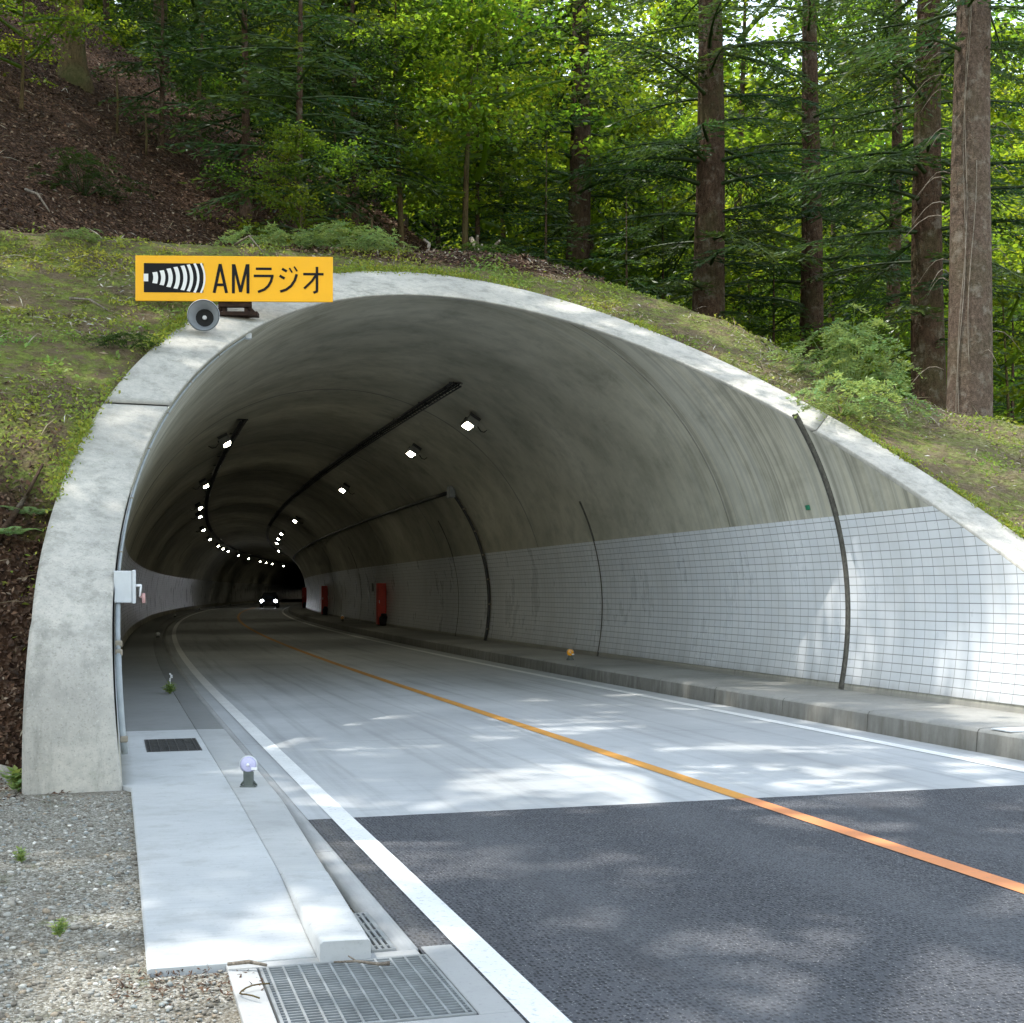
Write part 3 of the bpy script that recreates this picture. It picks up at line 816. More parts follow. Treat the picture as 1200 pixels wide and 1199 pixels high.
letter('letter', [([(698, 153), (777, 153)], 13), ([(688, 190), (787, 190)], 13), ([(781, 190), (774, 218), (760, 243), (741, 260), (709, 273)], 13)])
letter('letter', [([(829, 152), (853, 166)], 13), ([(817, 188), (842, 203)], 13), ([(820, 270), (850, 260), (875, 240), (893, 212), (903, 180)], 13), ([(866, 148), (880, 172)], 8), ([(890, 141), (905, 165)], 8)])
letter('letter', [([(935, 179), (1037, 179)], 13), ([(1004, 141), (1004, 268), (986, 275)], 13), ([(1000, 183), (979, 215), (940, 254)], 12)])
m = MB()
for x in (-.27, .27): m.box((x * .55, .10, -.02), (.05, .12, .22))
m.box((-.0, .06, -.10), (.62, .18, .05)); m.box((0, .05, .03), (.44, .08, .07))
m.tube([(-.27, .08, -.10), (-.12, .05, .06)], .03, 6); m.tube([(.27, .08, -.10), (.12, .05, .06)], .03, 6)
m.build('mounting_bracket', M['rust'], sg_root)
m = MB()
for x in (-.95, 0, .95): m.box((x, .045, SH / 2 + .06), (.05, .05, SH * .85))
m.build('backing_rail', M['dark_steel'], sg_root)

# ---- horn loudspeaker
hs = thing('horn_loudspeaker', 'round grey horn loudspeaker on the portal ring beneath the yellow sign', 'loudspeaker', (-3.97, 17.35, 5.13), (0, 0, .12))
Mh = Matrix.Rotation(pi / 2, 4, 'X') @ Matrix.Identity(4)
m = MB(); m.lathe([(.200, .21), (.207, .205), (.197, .19), (.15, .09), (.105, .02), (.075, -.06), (.06, -.14)], 32, Mh, False)
m.lathe([(.190, .200), (.14, .085), (.095, .02), (.068, -.05), (.0, -.06)], 32, Mh, False)
m.build('horn', M['horn'], hs)
m = MB(); m.lathe([(.118, .050), (.085, .026), (.05, .03), (.0, .034)], 24, Mh, False); m.build('throat', M['black'], hs)
m = MB(); m.lathe([(.0, .085), (.022, .08), (.030, .06), (.024, .03)][::-1], 16, Mh); m.build('reflex_cone', M['sign_white'], hs)
m = MB(); m.lathe([(.055, -.12), (.085, -.14), (.085, -.25), (.06, -.27)], 20, Mh); m.build('driver', M['horn'], hs)
m = MB(); m.box((0, .16, -.12), (.05, .05, .20)); m.box((0, .22, -.22), (.18, .16, .02)); m.build('mounting_bracket', M['rust'], hs)

# ---- conduit, junction box and crank box on the left leg
def leg_pt(z, back, inset=.035):
    ph = pi - math.asin((z - ZC) / TR)
    t, zz_ = arch_t(np.array([ph]), TR - inset); t = float(t[0]); s = float(s_portal(np.array([t]), np.array([z]))[0]) + back
    return s, t, z
def thin_run(zs, back, rad, mat, name, root, inset=.035):
    m = MB(); m.tube([wv(*leg_pt(z, back, inset)) - root.location for z in zs], rad, 8)
    return m.build(name, mat, root)
cr = thing('conduit_line', 'thin grey conduit climbing the inner edge of the left portal leg', 'conduit', wv(*leg_pt(.2, .3)))
thin_run(np.linspace(.30, 1.1, 6), .30, .026, M['pipe'], 'lower_pipe', cr, .045)
thin_run(np.linspace(1.1, 1.62, 4), .30, .02, M['pipe'], 'middle_pipe', cr, .045)
thin_run(np.linspace(1.78, 5.0, 30), .30, .013, M['pipe'], 'upper_pipe', cr)
for z in (.42, 1.10, 1.17):
    s, t, z_ = leg_pt(z, .30, .05); MB().box(wv(s, t, z_) - cr.location, (.062, .062, .055), Matrix.Rotation(TH, 3, 'Z'), .012).build('coupling', M['brass'], cr)
for z in (1.95, 2.5, 3.1, 3.6, 4.1, 4.6):
    s, t, z_ = leg_pt(z, .30, .035); MB().box(wv(s, t, z_) - cr.location, (.03, .04, .03), Matrix.Rotation(TH, 3, 'Z'), .008).build('pipe_clip', M['brass'], cr)
s, t, z_ = leg_pt(5.02, .30, .05)
jb = MB().box((0, 0, 0), (.09, .10, .08), None, .012).build('junction_box', M['grey_paint']); jb.matrix_world = Matrix.Translation(wv(s, t, z_)) @ Rz(TH) 
tag(jb, 'small pale junction box on the vault edge right of the horn loudspeaker', 'junction box')
hp = hs.location + Vector((.08, .22, -.15)); jp = wv(s, t, z_) + Vector((0, 0, .04))
m = MB(); m.tube([hp + (jp - hp) * (k / 10) + Vector((0, 0, -.10 * sin(pi * k / 10) + .02 * sin(9 * k))) for k in range(11)], .012, 6)
tag(m.build('speaker_cable', M['black']), 'thin black cable looping from the horn loudspeaker to the vault edge', 'cable')
s, t, z_ = leg_pt(1.64, .20, .0)
bx = thing('crank_box', 'pale grey switch box with a crank handle on the left portal leg', 'switch box', wv(s, t, z_), (0, 0, TH))
MB().box((.075, .0, .0), (.15, .26, .27), None, .008).build('case', M['grey_paint'], bx)
MB().box((.166, .0, .0), (.03, .275, .285), None, .006).build('door', M['grey_paint'], bx)
m = MB(); m.tube([(.18, -.03, .01), (.225, -.03, .012)], .012, 8); m.tube([(.225, -.03, .02), (.215, -.03, -.085)], .009, 8); m.build('crank_arm', M['sign_white'], bx)
m = MB(); m.tube([(.215, -.03, -.085), (.245, -.03, -.085)], .009, 8); m.tube([(.245, -.03, -.055), (.247, -.03, -.14)], .016, 10); m.build('crank_grip', plain('faded_pink_grip', (.55, .32, .30), .5), bx)

# ---- delineators
M['post'] = plain('grey_green_post', (.10, .115, .105), .6, 0, .3, .3)
def delineator(s, t, z, mat, label, r=.066, h=.125, group=None, name='road_delineator'):
    root = thing(name, label, 'delineator', wv(s, t, z), (0, 0, .04), group)
    m = MB(); m.box((0, 0, h * .38), (r * 1.15, .05, h * .72), None, .008); m.box((0, 0, .005), (r * 1.9, .09, .010), None, .004)
    m.tube([(-r * .9, 0, .012), (-r * .5, 0, .045)], .009, 6); m.tube([(r * .9, 0, .012), (r * .5, 0, .045)], .009, 6)
    m.build('base', M['post'], root)
    Mx = Matrix.Translation((0, 0, h)) @ Matrix.Rotation(pi / 2, 4, 'X')
    m = MB(); m.lathe([(r * .6, -.03), (r * .98, -.025), (r * 1.06, .012), (r * .98, .02)], 24, Mx); m.build('housing', M['grey_paint'], root)
    m = MB(); m.lathe([(r * .96, .022), (r * .7, .028), (.014, .030), (.0, .036)], 24, Mx); m.build('reflector', mat, root)
    m = MB(); m.lathe([(.013, .036), (.009, .044), (0, .046)], 10, Mx); m.box((r * .72, -.03, h - r * .45), (r * .7, .008, .02)); m.build('centre_bolt', M['sign_white'], root)
    return root
delineator(1.13, -3.67, .088, M['reflector'], 'round lilac reflector on a stub post on the left kerb near the drain', .066, .172)
for s, wh in ((LEFT_DELIN[0], 'first'), (LEFT_DELIN[1], 'second'), (LEFT_DELIN[2], 'third'), (LEFT_DELIN[3], 'fourth')):
    delineator(s, -3.67, .088, M['sign_white'], 'small white reflector on the left kerb inside the tunnel, %s beyond the weed' % wh, group='white reflectors along the left kerb')
delineator(15.8, 4.02, .238, M['amber_refl'], 'round amber reflector on the right walkway nearest the tunnel mouth', .075, .15, 'amber reflectors on the right walkway')
delineator(52.0, 4.3, .238, M['amber_refl'], 'round amber reflector on the right walkway between the red cabinets', .085, .16, 'amber reflectors on the right walkway')

# ---- drain gratings
def grating(name, label, s0, s1, t0, t1, z, nbar, ncross, barw=.006, crossw=.010, depth=.028, mat='steel', pit=True):
    """nbar bars run along t, ncross run along s"""
    c = wv((s0 + s1) / 2, (t0 + t1) / 2, z); root = thing(name, label, 'drain grating', c, (0, 0, TH))
    L_, Wd = s1 - s0, t1 - t0
    m = MB()
    for k in range(nbar):
        y = -L_ / 2 + L_ * (k + .5) / nbar; m.box((0, y, -depth / 2), (Wd - .02, barw, depth))
    m.build('bar_grate', M[mat], root)
    m = MB()
    for k in range(ncross):
        x = -Wd / 2 + Wd * (k + .5) / ncross; m.box((x, 0, -.006 + .0015), (crossw, L_ - .02, .012))
    m.build('cross_bars', M[mat], root)
    m = MB()
    for x in (-1, 1): m.box((x * (Wd / 2 - .006), 0, -depth / 2 + .001), (.012, L_, depth))
    for y in (-1, 1): m.box((0, y * (L_ / 2 - .006), -depth / 2 + .0005), (Wd - .024, .012, depth))
    m.build('frame', M[mat], root)
    m = MB(); m.box((0, 0, -.050), (Wd - .004, L_ - .004, .02)); m.build('pit_floor', M['black'], root)
    return root
GZ = .0
grating('drain_grating', 'large steel drain grating in a concrete frame at the bottom edge', -4.52, -3.66, -4.09, -3.365, .006, 26, 11)
grating('drain_grating', 'rectangular dark drain grating set in the sidewalk by the left portal leg', 3.66, 4.74, -4.37, -3.86, .0915, 26, 6, mat='dark_steel')
grating('drain_grating', 'narrow slotted drain grating between the kerb end block and the gutter', -3.55, -2.85, -3.585, -3.475, .0115, 5, 4, barw=.014, crossw=.014)
# concrete frame of the big drain: four butted curbs
m = MB()
def fr_box(s0, s1, t0, t1, z0, z1): 
    m.box(wv((s0 + s1) / 2, (t0 + t1) / 2, (z0 + z1) / 2), (t1 - t0, s1 - s0, z1 - z0), Matrix.Rotation(TH, 3, 'Z'), .006)
fr_box(-4.74, -4.53, -4.22, -3.215, -.12, .004); fr_box(-3.65, -3.565, -4.22, -3.385, -.12, .006)
fr_box(-4.525, -3.655, -4.22, -4.098, -.12, .003); fr_box(-4.525, -3.52, -3.357, -3.215, -.12, .0045)
tag(m.build('drain_surround', M['gutter']), 'pale concrete frame around the large steel drain grating', 'drain surround')

# ---- red hydrant cabinets on the right wall with dark bags at their foot
def cabinet(s, label, baglabel):
    t = wall_t(1.0) - .02
    root = thing('hydrant_cabinet', label, 'hydrant cabinet', wv(s, t, .24), (0, 0, heading(s)), 'red cabinets on the right wall')
    MB().box((-.18, 0, .87), (.36, .42, 1.64), None, .012).build('case', M['red'], root)
    MB().box((-.18, -.218, .95), (.29, .016, 1.30), None, .006).build('door', M['red'], root)
    MB().box((-.29, -.232, .95), (.025, .02, .12), None, .004).build('handle', M['grey_paint'], root)
    MB().box((-.18, 0, .028), (.32, .38, .05)).build('plinth', M['dark_steel'], root)
    b = MB(); b.box((0, 0, .20), (.40, .36, .40), None, .11); b.box((0, 0, .43), (.22, .2, .12), None, .05)
    for v in b.bm.verts: v.co += Vector((.02 * sin(9 * v.co.z), .02 * sin(11 * v.co.x), 0))
    o = b.build('sandbag', M['black'], None, smooth=True); o.location = wv(s - .5, t - .14, .245); o.rotation_euler = (0, 0, heading(s))
    tag(o, baglabel, 'bag', 'dark bags by the red cabinets')
cabinet(43.6, 'tall red hydrant cabinet on the right wall, nearest the tunnel mouth', 'dark rounded bag at the foot of the nearest red cabinet')
cabinet(69.0, 'tall red hydrant cabinet on the right wall, second from the mouth', 'dark rounded bag at the foot of the second red cabinet')
cabinet(104, 'tall red hydrant cabinet where the right wall bends out of sight', 'dark rounded bag at the foot of the farthest red cabinet')
t = wall_t(1.75) - .03
ws = MB().box((0, 0, 0), (.03, .42, .36), None, .008).build('wall_plate', M['dark_steel']); ws.matrix_world = frame_at(47.2, t, 1.78)
tag(ws, 'small dark plate on the right tiled wall between the red cabinets', 'plate')
gp_ = MB().box((0, 0, 0), (.02, .10, .07), None, .004).build('wall_marker', plain('green_marker', (.03, .22, .12), .5)); gp_.matrix_world = frame_at(7.75, wall_t(2.80) - .012, 2.80) @ Matrix.Rotation(-.31, 4, 'Y')
tag(gp_, 'tiny green marker plate on the concrete above the right tiles', 'marker')

# ---- oncoming car
car = thing('oncoming_car', 'dark oncoming car deep in the tunnel with both headlights on', 'car', wv(124, 1.45, .0), (0, 0, heading(124)))
def loft(m, secs):
    """secs: list of (y, [(x,z)...]) closed rings"""
    R_ = [[m.bm.verts.new((x, y, z)) for x, z in ring_] for y, ring_ in secs]
    n = len(R_[0])
    for a, b in zip(R_[:-1], R_[1:]):
        for k in range(n):
            f = m.bm.faces.new((a[k], a[(k + 1) % n], b[(k + 1) % n], b[k])); f.smooth = True
    m.bm.faces.new(R_[0][::-1]); m.bm.faces.new(R_[-1])
def sec(hw, z0, z1): return [(-hw, z0 + .08), (-hw * .94, z0), (hw * .94, z0), (hw, z0 + .08), (hw * 1.0, (z0 + z1) / 2), (hw * .93, z1 - .03), (hw * .82, z1), (-hw * .82, z1), (-hw * .93, z1 - .03), (-hw, (z0 + z1) / 2)]
m = MB(); loft(m, [(-2.1, sec(.72, .28, .66)), (-1.95, sec(.82, .2, .76)), (-1.2, sec(.86, .18, .90)), (-.7, sec(.87, .18, .96)), (.8, sec(.87, .18, .98)), (1.6, sec(.86, .2, .98)), (2.1, sec(.76, .3, .92))]); m.build('body', M['car_paint'], car)
m = MB(); loft(m, [(-.75, sec(.80, .90, .98)), (-.1, sec(.72, .92, 1.42)), (.7, sec(.71, .92, 1.48)), (1.5, sec(.70, .92, 1.40)), (1.95, sec(.72, .90, 1.0))]); m.build('cabin', M['glass'], car)
m = MB(); m.box((0, .75, 1.475), (1.22, 1.35, .05), None, .02); m.build('roof', M['car_paint'], car)
for x in (-.64, .64):
    m = MB(); m.lathe([(.17, 0), (.16, .03), (0, .06)], 16, Matrix.Translation((x, -2.06, .66)) @ Matrix.Rotation(pi / 2, 4, 'X')); m.build('headlight', M['head'], car)
for x in (-.78, .78):
    for y in (-1.3, 1.3):
        m = MB(); m.lathe([(.31, -.1), (.32, -.07), (.32, .07), (.31, .1)], 20, Matrix.Translation((x, y, .32)) @ Matrix.Rotation(pi / 2, 4, 'Y')); w_ = m.build('wheel', M['black'], car)
m = MB(); m.box((0, -2.09, .48), (1.0, .03, .14), None, .01); m.build('grille', M['black'], car)
# =================================================================== VEGETATION
def unit(v): return v / np.maximum(np.linalg.norm(v, axis=-1, keepdims=True), 1e-9)
class Leaves:
    def __init__(self): self.V, self.C = [], []
    def add(self, P, A, B, L, Wd, tint, hue):
        """P base (n,3), A axis unit, B side unit, L length, Wd width"""
        L = np.broadcast_to(L, (len(P),))[:, None]; Wd = np.broadcast_to(Wd, (len(P),))[:, None]
        n = np.cross(A, B)
        q = np.stack([P, P + A * L * .48 + B * Wd * .5 + n * L * .05, P + A * L - n * L * .06, P + A * L * .48 - B * Wd * .5 + n * L * .05], 1)
        self.V.append(q.reshape(-1, 3))
        c = np.zeros((len(P), 4, 3)); c[..., 0] = np.broadcast_to(tint, (len(P),))[:, None]; c[..., 1] = np.broadcast_to(hue, (len(P),))[:, None]
        self.C.append(c.reshape(-1, 3))
    def mesh(self, name):
        V = np.concatenate(self.V); C = np.concatenate(self.C)
        return fast_mesh(name, V, np.arange(len(V)).reshape(-1, 4), None, C)
def combine(name, leaf, sticks):
    """one mesh: leaves (slot 0) with the twigs that carry them (slot 1)"""
    nv, nf = len(leaf.vertices), len(leaf.polygons)
    def co(m): a = np.zeros(len(m.vertices) * 3, np.float32); m.vertices.foreach_get('co', a); return a.reshape(-1, 3)
    def fa(m): a = np.zeros(len(m.loops), np.int32); m.loops.foreach_get('vertex_index', a); return a.reshape(-1, 4)
    c = np.zeros(nv * 4, np.float32); leaf.color_attributes['tint'].data.foreach_get('color', c)
    C = np.concatenate([c.reshape(-1, 4)[:, :3], np.full((len(sticks.vertices), 3), .5, np.float32)])
    me = fast_mesh(name, np.concatenate([co(leaf), co(sticks)]), np.concatenate([fa(leaf), fa(sticks) + nv]), None, C)
    me.polygons.foreach_set('material_index', np.concatenate([np.zeros(nf, np.int32), np.ones(len(sticks.polygons), np.int32)]))
    bpy.data.meshes.remove(leaf); bpy.data.meshes.remove(sticks)
    return me
def dress(me, leafm, barkm):
    key = (me.name, leafm, barkm)
    if key in DRESSED: return DRESSED[key]
    m2 = me if not me.materials else me.copy()
    m2.materials.clear(); m2.materials.append(M[leafm]); m2.materials.append(M[barkm]); DRESSED[key] = m2
    return m2
DRESSED = {}
def sticks_mesh(name, segs, k=4):
    """segs: list of (p0, p1, r0, r1)"""
    p0 = np.array([s[0] for s in segs], float); p1 = np.array([s[1] for s in segs], float)
    r0 = np.array([s[2] for s in segs])[:, None]; r1 = np.array([s[3] for s in segs])[:, None]
    d = unit(p1 - p0); up = np.where(np.abs(d[:, 2:3]) > .9, np.array([[1., 0, 0]]), np.array([[0., 0, 1]]))
    x = unit(np.cross(d, up)); y = np.cross(x, d)
    V = []
    for p, r in ((p0, r0), (p1, r1)):
        for j in range(k):
            a = 2 * pi * j / k; V.append(p + (x * cos(a) + y * sin(a)) * r)
    V = np.stack(V, 1); n = len(segs)
    F = np.array([[j, (j + 1) % k, k + (j + 1) % k, k + j] for j in range(k)])
    F = (F[None] + (np.arange(n) * 2 * k)[:, None, None]).reshape(-1, 4)
    return fast_mesh(name, V.reshape(-1, 3), F, None, None, True)
def trunk_mesh(H, r, rng, lean=(0, 0), k=14, flare=1.7, wob=.12, tip=.12, z0=-.6):
    n = 22; zs = np.concatenate([np.linspace(z0, 1.6, 8), np.linspace(2.2, H, n - 8)])
    ang = np.linspace(0, 2 * pi, k, endpoint=False); ph = rng.rand(3) * 6
    P = np.zeros((n, k + 1, 3))
    for i, z in enumerate(zs):
        f = max(0, z) / H
        rr = r * ((1 - f) * (1 - tip) + tip) * (1 + (flare - 1) * math.exp(-max(z + .1, 0) / .45))
        cx = lean[0] * z + wob * sin(z * .35 + ph[0]) * min(1, z / 4) ; cy = lean[1] * z + wob * cos(z * .3 + ph[1]) * min(1, z / 4)
        fl = 1 + (.10 * math.exp(-max(z, 0) / .6) + .025) * np.sin(5 * ang + ph[2] + .1 * z) + .02 * np.sin(3 * ang + z * .9)
        P[i, :k, 0] = cx + rr * fl * np.cos(ang); P[i, :k, 1] = cy + rr * fl * np.sin(ang); P[i, :, 2] = z
        P[i, k] = P[i, 0]
    return grid_mesh('trunk', P, None, flip=True)

def fir_crown(seed, H, z0, rmax, step=.5, dens=1.0, lean=(0, 0), leafL=.22, leafW=.055, lowfade=3.0):
    rng = np.random.RandomState(seed); lv = Leaves(); segs = []
    z = z0; az = rng.rand() * 6
    while z < H - .4:
        f = (z - z0) / (H - z0); prof = (1 - f ** 1.15) * .92 + .08
        prof *= min(1, .55 + .45 * (z - z0) / lowfade)
        for b in range(rng.randint(2, 5)):
            az += 2.4 + rng.uniform(-.5, .5); L = rmax * prof * rng.uniform(.65, 1.1)
            if rng.rand() > dens or L < .4: continue
            dirh = np.array([cos(az), sin(az), 0]); side = np.array([-sin(az), cos(az), 0])
            rise = rng.uniform(-.05, .18) + .25 * f; droop = rng.uniform(.16, .34) * (1 - .5 * f)
            o = np.array([lean[0] * z, lean[1] * z, z]) 
            bend = rng.uniform(-.12, .12); side = unit(side + np.array([0, 0, rng.uniform(-.38, .38)]))
            def pt(u): return o + dirh * L * u + side * bend * L * u * u + np.array([0, 0, L * (rise * u - droop * u * u)])
            us = np.linspace(0, 1, 6)
            for a, c in zip(us[:-1], us[1:]): segs.append((pt(a), pt(c), .045 * (1 - a) * L / 3 + .008, .045 * (1 - c) * L / 3 + .006))
            bt = rng.uniform(.15, .85); bh = rng.rand()
            ns = max(5, int(L / .21)); u = np.linspace(.18, 1, ns)
            Ps, As, Bs, Ls, Ws, Ti, Hu = [], [], [], [], [], [], []
            for uu in u:
                c0 = pt(uu); ax = unit(pt(min(1, uu + .03)) - pt(uu - .03))
                for sgn in (-1, 1):
                    tl = (.26 + .36 * L * (1 - uu) * min(1, uu * 2.6)) * rng.uniform(.75, 1.2)
                    td = unit(ax * rng.uniform(.55, .85) + side * sgn * rng.uniform(.7, 1.0) + np.array([0, 0, rng.uniform(-.42, -.02)]))
                    m = max(3, int(tl / .078)); w = (np.arange(m) + rng.rand(m) * .6) / m
                    pp = c0 + td * (tl * w)[:, None] + np.array([0, 0, -1.]) * (.10 * tl * w * w)[:, None]
                    alt = np.where(np.arange(m) % 2 == 0, 1., -1.)[:, None]
                    sd = unit(np.cross(td, [0, 0, 1.]))
                    aa = unit(td + sd * alt * rng.uniform(.35, .8, (m, 1)) + rng.normal(0, .12, (m, 3)) + np.array([0, 0, -.06]))
                    Ps.append(pp); As.append(aa); Bs.append(unit(np.cross(aa, np.array([0, 0, 1.]) + rng.normal(0, .5, (m, 3)))))
                    Ls.append(rng.uniform(.7, 1.2, m) * leafL); Ws.append(rng.uniform(.8, 1.25, m) * leafW)
                    Ti.append(np.clip(bt + rng.normal(0, .12, m) + .35 * (w * uu) - .1, 0, 1)); Hu.append(np.clip(bh * .6 + .4 * w * uu + rng.normal(0, .08, m), 0, 1))
            lv.add(np.concatenate(Ps), np.concatenate(As), np.concatenate(Bs), np.concatenate(Ls), np.concatenate(Ws), np.concatenate(Ti), np.concatenate(Hu))
        z += step * rng.uniform(.7, 1.3)
    return combine('crown', lv.mesh('crown'), sticks_mesh('limb', segs))

def broad_crown(seed, H, z0, R, nlimb=14, per=9, leaves=60, leafL=.17, leafW=.11, flat=.35, cl=.75, twig=True):
    """limbs leave the trunk, fork into layered leafy sprays with gaps between them"""
    rng = np.random.RandomState(seed); lv = Leaves(); segs = []; az = rng.rand() * 6
    for i in range(nlimb):
        f = (i + .5) / nlimb; z = z0 + (H * .86 - z0) * f; az += 2.39 + rng.uniform(-.4, .4)
        L = R * (math.sin(pi * min(.97, .22 + .72 * f)) ** .7) * rng.uniform(.75, 1.15)
        el = rng.uniform(.12, .5) + .5 * f
        d = np.array([cos(az) * cos(el), sin(az) * cos(el), sin(el)]); o = np.array([0, 0, z]); sd = np.array([-sin(az), cos(az), 0])
        def pt(u): return o + d * L * u + np.array([0, 0, -.16 * L * u * u]) + sd * .1 * L * sin(3 * u + i)
        us = np.linspace(0, 1, 6)
        for a, c in zip(us[:-1], us[1:]): segs.append((pt(a), pt(c), .022 * L * (1 - a) + .012, .022 * L * (1 - c) + .01))
        lt = rng.uniform(.1, .9); lh = rng.rand()
        for j in range(per):
            u = rng.uniform(.32, 1.02); c0 = pt(u)
            off = sd * rng.normal(0, .34 * L * (1.1 - .6 * u)) + d * rng.normal(0, .2) * L * .3 + np.array([0, 0, rng.normal(0, .10 * L)])
            c1 = c0 + off; segs.append((c0, c1, .014, .006))
            n = int(leaves * rng.uniform(.5, 1.4)); r = cl * rng.uniform(.6, 1.3)
            q = rng.normal(0, 1, (n, 3)) * np.array([.5, .5, .5 * flat]) * r
            q[:, 2] -= .12 * (q[:, 0] ** 2 + q[:, 1] ** 2)
            P = c1 + q
            A = unit(np.concatenate([q[:, :2] * .8 + rng.normal(0, .5, (n, 2)), rng.normal(-.18, .28, (n, 1))], 1))
            B = unit(np.cross(A, np.array([0, 0, 1.]) + rng.normal(0, .42, (n, 3))))
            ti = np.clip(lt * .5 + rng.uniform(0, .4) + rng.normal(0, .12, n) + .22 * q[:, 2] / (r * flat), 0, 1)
            lv.add(P, A, B, rng.uniform(.7, 1.25, n) * leafL, rng.uniform(.75, 1.25, n) * leafW, ti, np.clip(lh * .5 + rng.uniform(0, .4) + rng.normal(0, .1, n), 0, 1))
    return combine('crown', lv.mesh('crown'), sticks_mesh('limb', segs, 4))

def shrub_mesh(seed, R, Hh, nspray=110, leafL=.075, leafW=.024, per=46, low=.05, point=.5):
    """leafy sprays layered through a dome, each carried by a thin arching stem from the base"""
    rng = np.random.RandomState(seed); lv = Leaves(); segs = []
    for i in range(nspray):
        az = rng.rand() * 2 * pi; h = rng.uniform(low, 1) ; rr = R * (1 - h ** 2) ** point * sqrt(rng.uniform(.12, 1))
        rr *= (1 + .3 * sin(3 * az + seed)) * rng.uniform(.8, 1.3); h = h * rng.uniform(.75, 1.18)
        d = np.array([cos(az), sin(az), 0]); c0 = d * rr + np.array([0, 0, Hh * h])
        b0 = d * R * .12 * rng.rand()
        mid = b0 * .5 + c0 * .5 + np.array([0, 0, .16 * Hh * (1 - h)])
        if i % 3 == 0: segs += [(b0, mid, .011, .007), (mid, c0, .007, .003)]
        bt = np.clip(.25 + .45 * h + rng.normal(0, .16), 0, 1); bh = rng.rand()
        for j in range(2):
            saz = az + rng.uniform(-1.5, 1.5); sl = rng.uniform(.2, .5) * R
            sdv = np.array([cos(saz), sin(saz), rng.uniform(-.32, .12)])
            n = per // 2; w = np.sort(rng.rand(n))
            P = c0 + sdv * (sl * (w - .25))[:, None] + np.array([0, 0, -.35]) * (sl * w * w)[:, None] + rng.normal(0, .02, (n, 3)) * np.array([1, 1, .4])
            segs.append((c0 - sdv * sl * .25, c0 + sdv * sl * .6 + np.array([0, 0, -.12 * sl]), .004, .002))
            alt = np.where(np.arange(n) % 2 == 0, 1., -1.)[:, None]; sn = unit(np.cross(sdv, [0, 0, 1.]))
            A = unit(sdv * .8 + sn * alt * rng.uniform(.4, 1.2, (n, 1)) + rng.normal(0, .28, (n, 3)))
            B = unit(np.cross(A, np.array([0, 0, 1.]) + rng.normal(0, .4, (n, 3))))
            lv.add(P, A, B, rng.uniform(.7, 1.3, n) * leafL, rng.uniform(.8, 1.2, n) * leafW, np.clip(bt + rng.normal(0, .13, n), 0, 1), np.clip(bh * .5 + rng.normal(.25, .12, n), 0, 1))
    return combine('foliage', lv.mesh('foliage'), sticks_mesh('stem', segs, 4))

rngT = np.random.RandomState(21)
def place_xy(px_x, D): return (px_x - 600) / 1571.7 * D, D
def gz_at(x, y): return float(terrain_xy(np.array([x]), np.array([y]))[0])
TRUNKS = {}
def tree(name, label, cat, x, y, trunk, crown, barkm, leafm, scale=1.0, rot=None, group=None, z=None, sink=.15):
    z = gz_at(x, y) - sink if z is None else z
    root = thing(name, label, cat, (x, y, z), (0, 0, rngT.rand() * 6.28 if rot is None else rot), group)
    root.scale = (scale,) * 3
    link('trunk', trunk, M[barkm], root)
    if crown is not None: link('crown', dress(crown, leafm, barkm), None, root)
    return root

# --- prototypes
firA = fir_crown(1, 27, 5.2, 4.6, .62); firB = fir_crown(2, 24, 4.5, 4.2, .60, .9); firC = fir_crown(3, 29, 8.5, 4.4, .7, .85)
yfirA = fir_crown(4, 8.5, .9, 2.3, .34, .95, leafL=.19, leafW=.05, lowfade=.6); yfirB = fir_crown(5, 6.0, .7, 1.9, .30, .95, leafL=.18, leafW=.05, lowfade=.5)
brA = broad_crown(11, 17, 3.2, 5.2, 20, 12, 62, .20, .13); brB = broad_crown(12, 14, 2.2, 4.6, 18, 12, 60, .19, .125); brC = broad_crown(13, 20, 4.5, 5.6, 22, 12, 60, .21, .14)
unA = broad_crown(14, 6.5, 1.3, 3.0, 13, 10, 60, .125, .085, .22, .55); unB = broad_crown(15, 8.5, 1.8, 3.4, 15, 10, 60, .13, .09, .22, .6)
canA = broad_crown(16, 21, 9.5, 8.2, 18, 7, 82, .22, .155, .35, .40); canB = broad_crown(17, 18, 8.5, 7.4, 17, 7, 82, .22, .15, .35, .38)
tr_b = [trunk_mesh(15, .19, rngT, wob=.2), trunk_mesh(12.5, .16, rngT, wob=.2), trunk_mesh(18, .22, rngT, wob=.22)]
tr_u = [trunk_mesh(6, .06, rngT, wob=.12, flare=1.3, k=8), trunk_mesh(8, .08, rngT, wob=.15, flare=1.3, k=8)]
tr_y = [trunk_mesh(8.3, .10, rngT, wob=.03, k=8, tip=.04), trunk_mesh(5.9, .07, rngT, wob=.03, k=8, tip=.04)]
tr_f = trunk_mesh(24, .26, rngT, wob=.06, tip=.06)
tr_c = [trunk_mesh(19, .24, rngT, wob=.1), trunk_mesh(16.5, .21, rngT, wob=.1)]

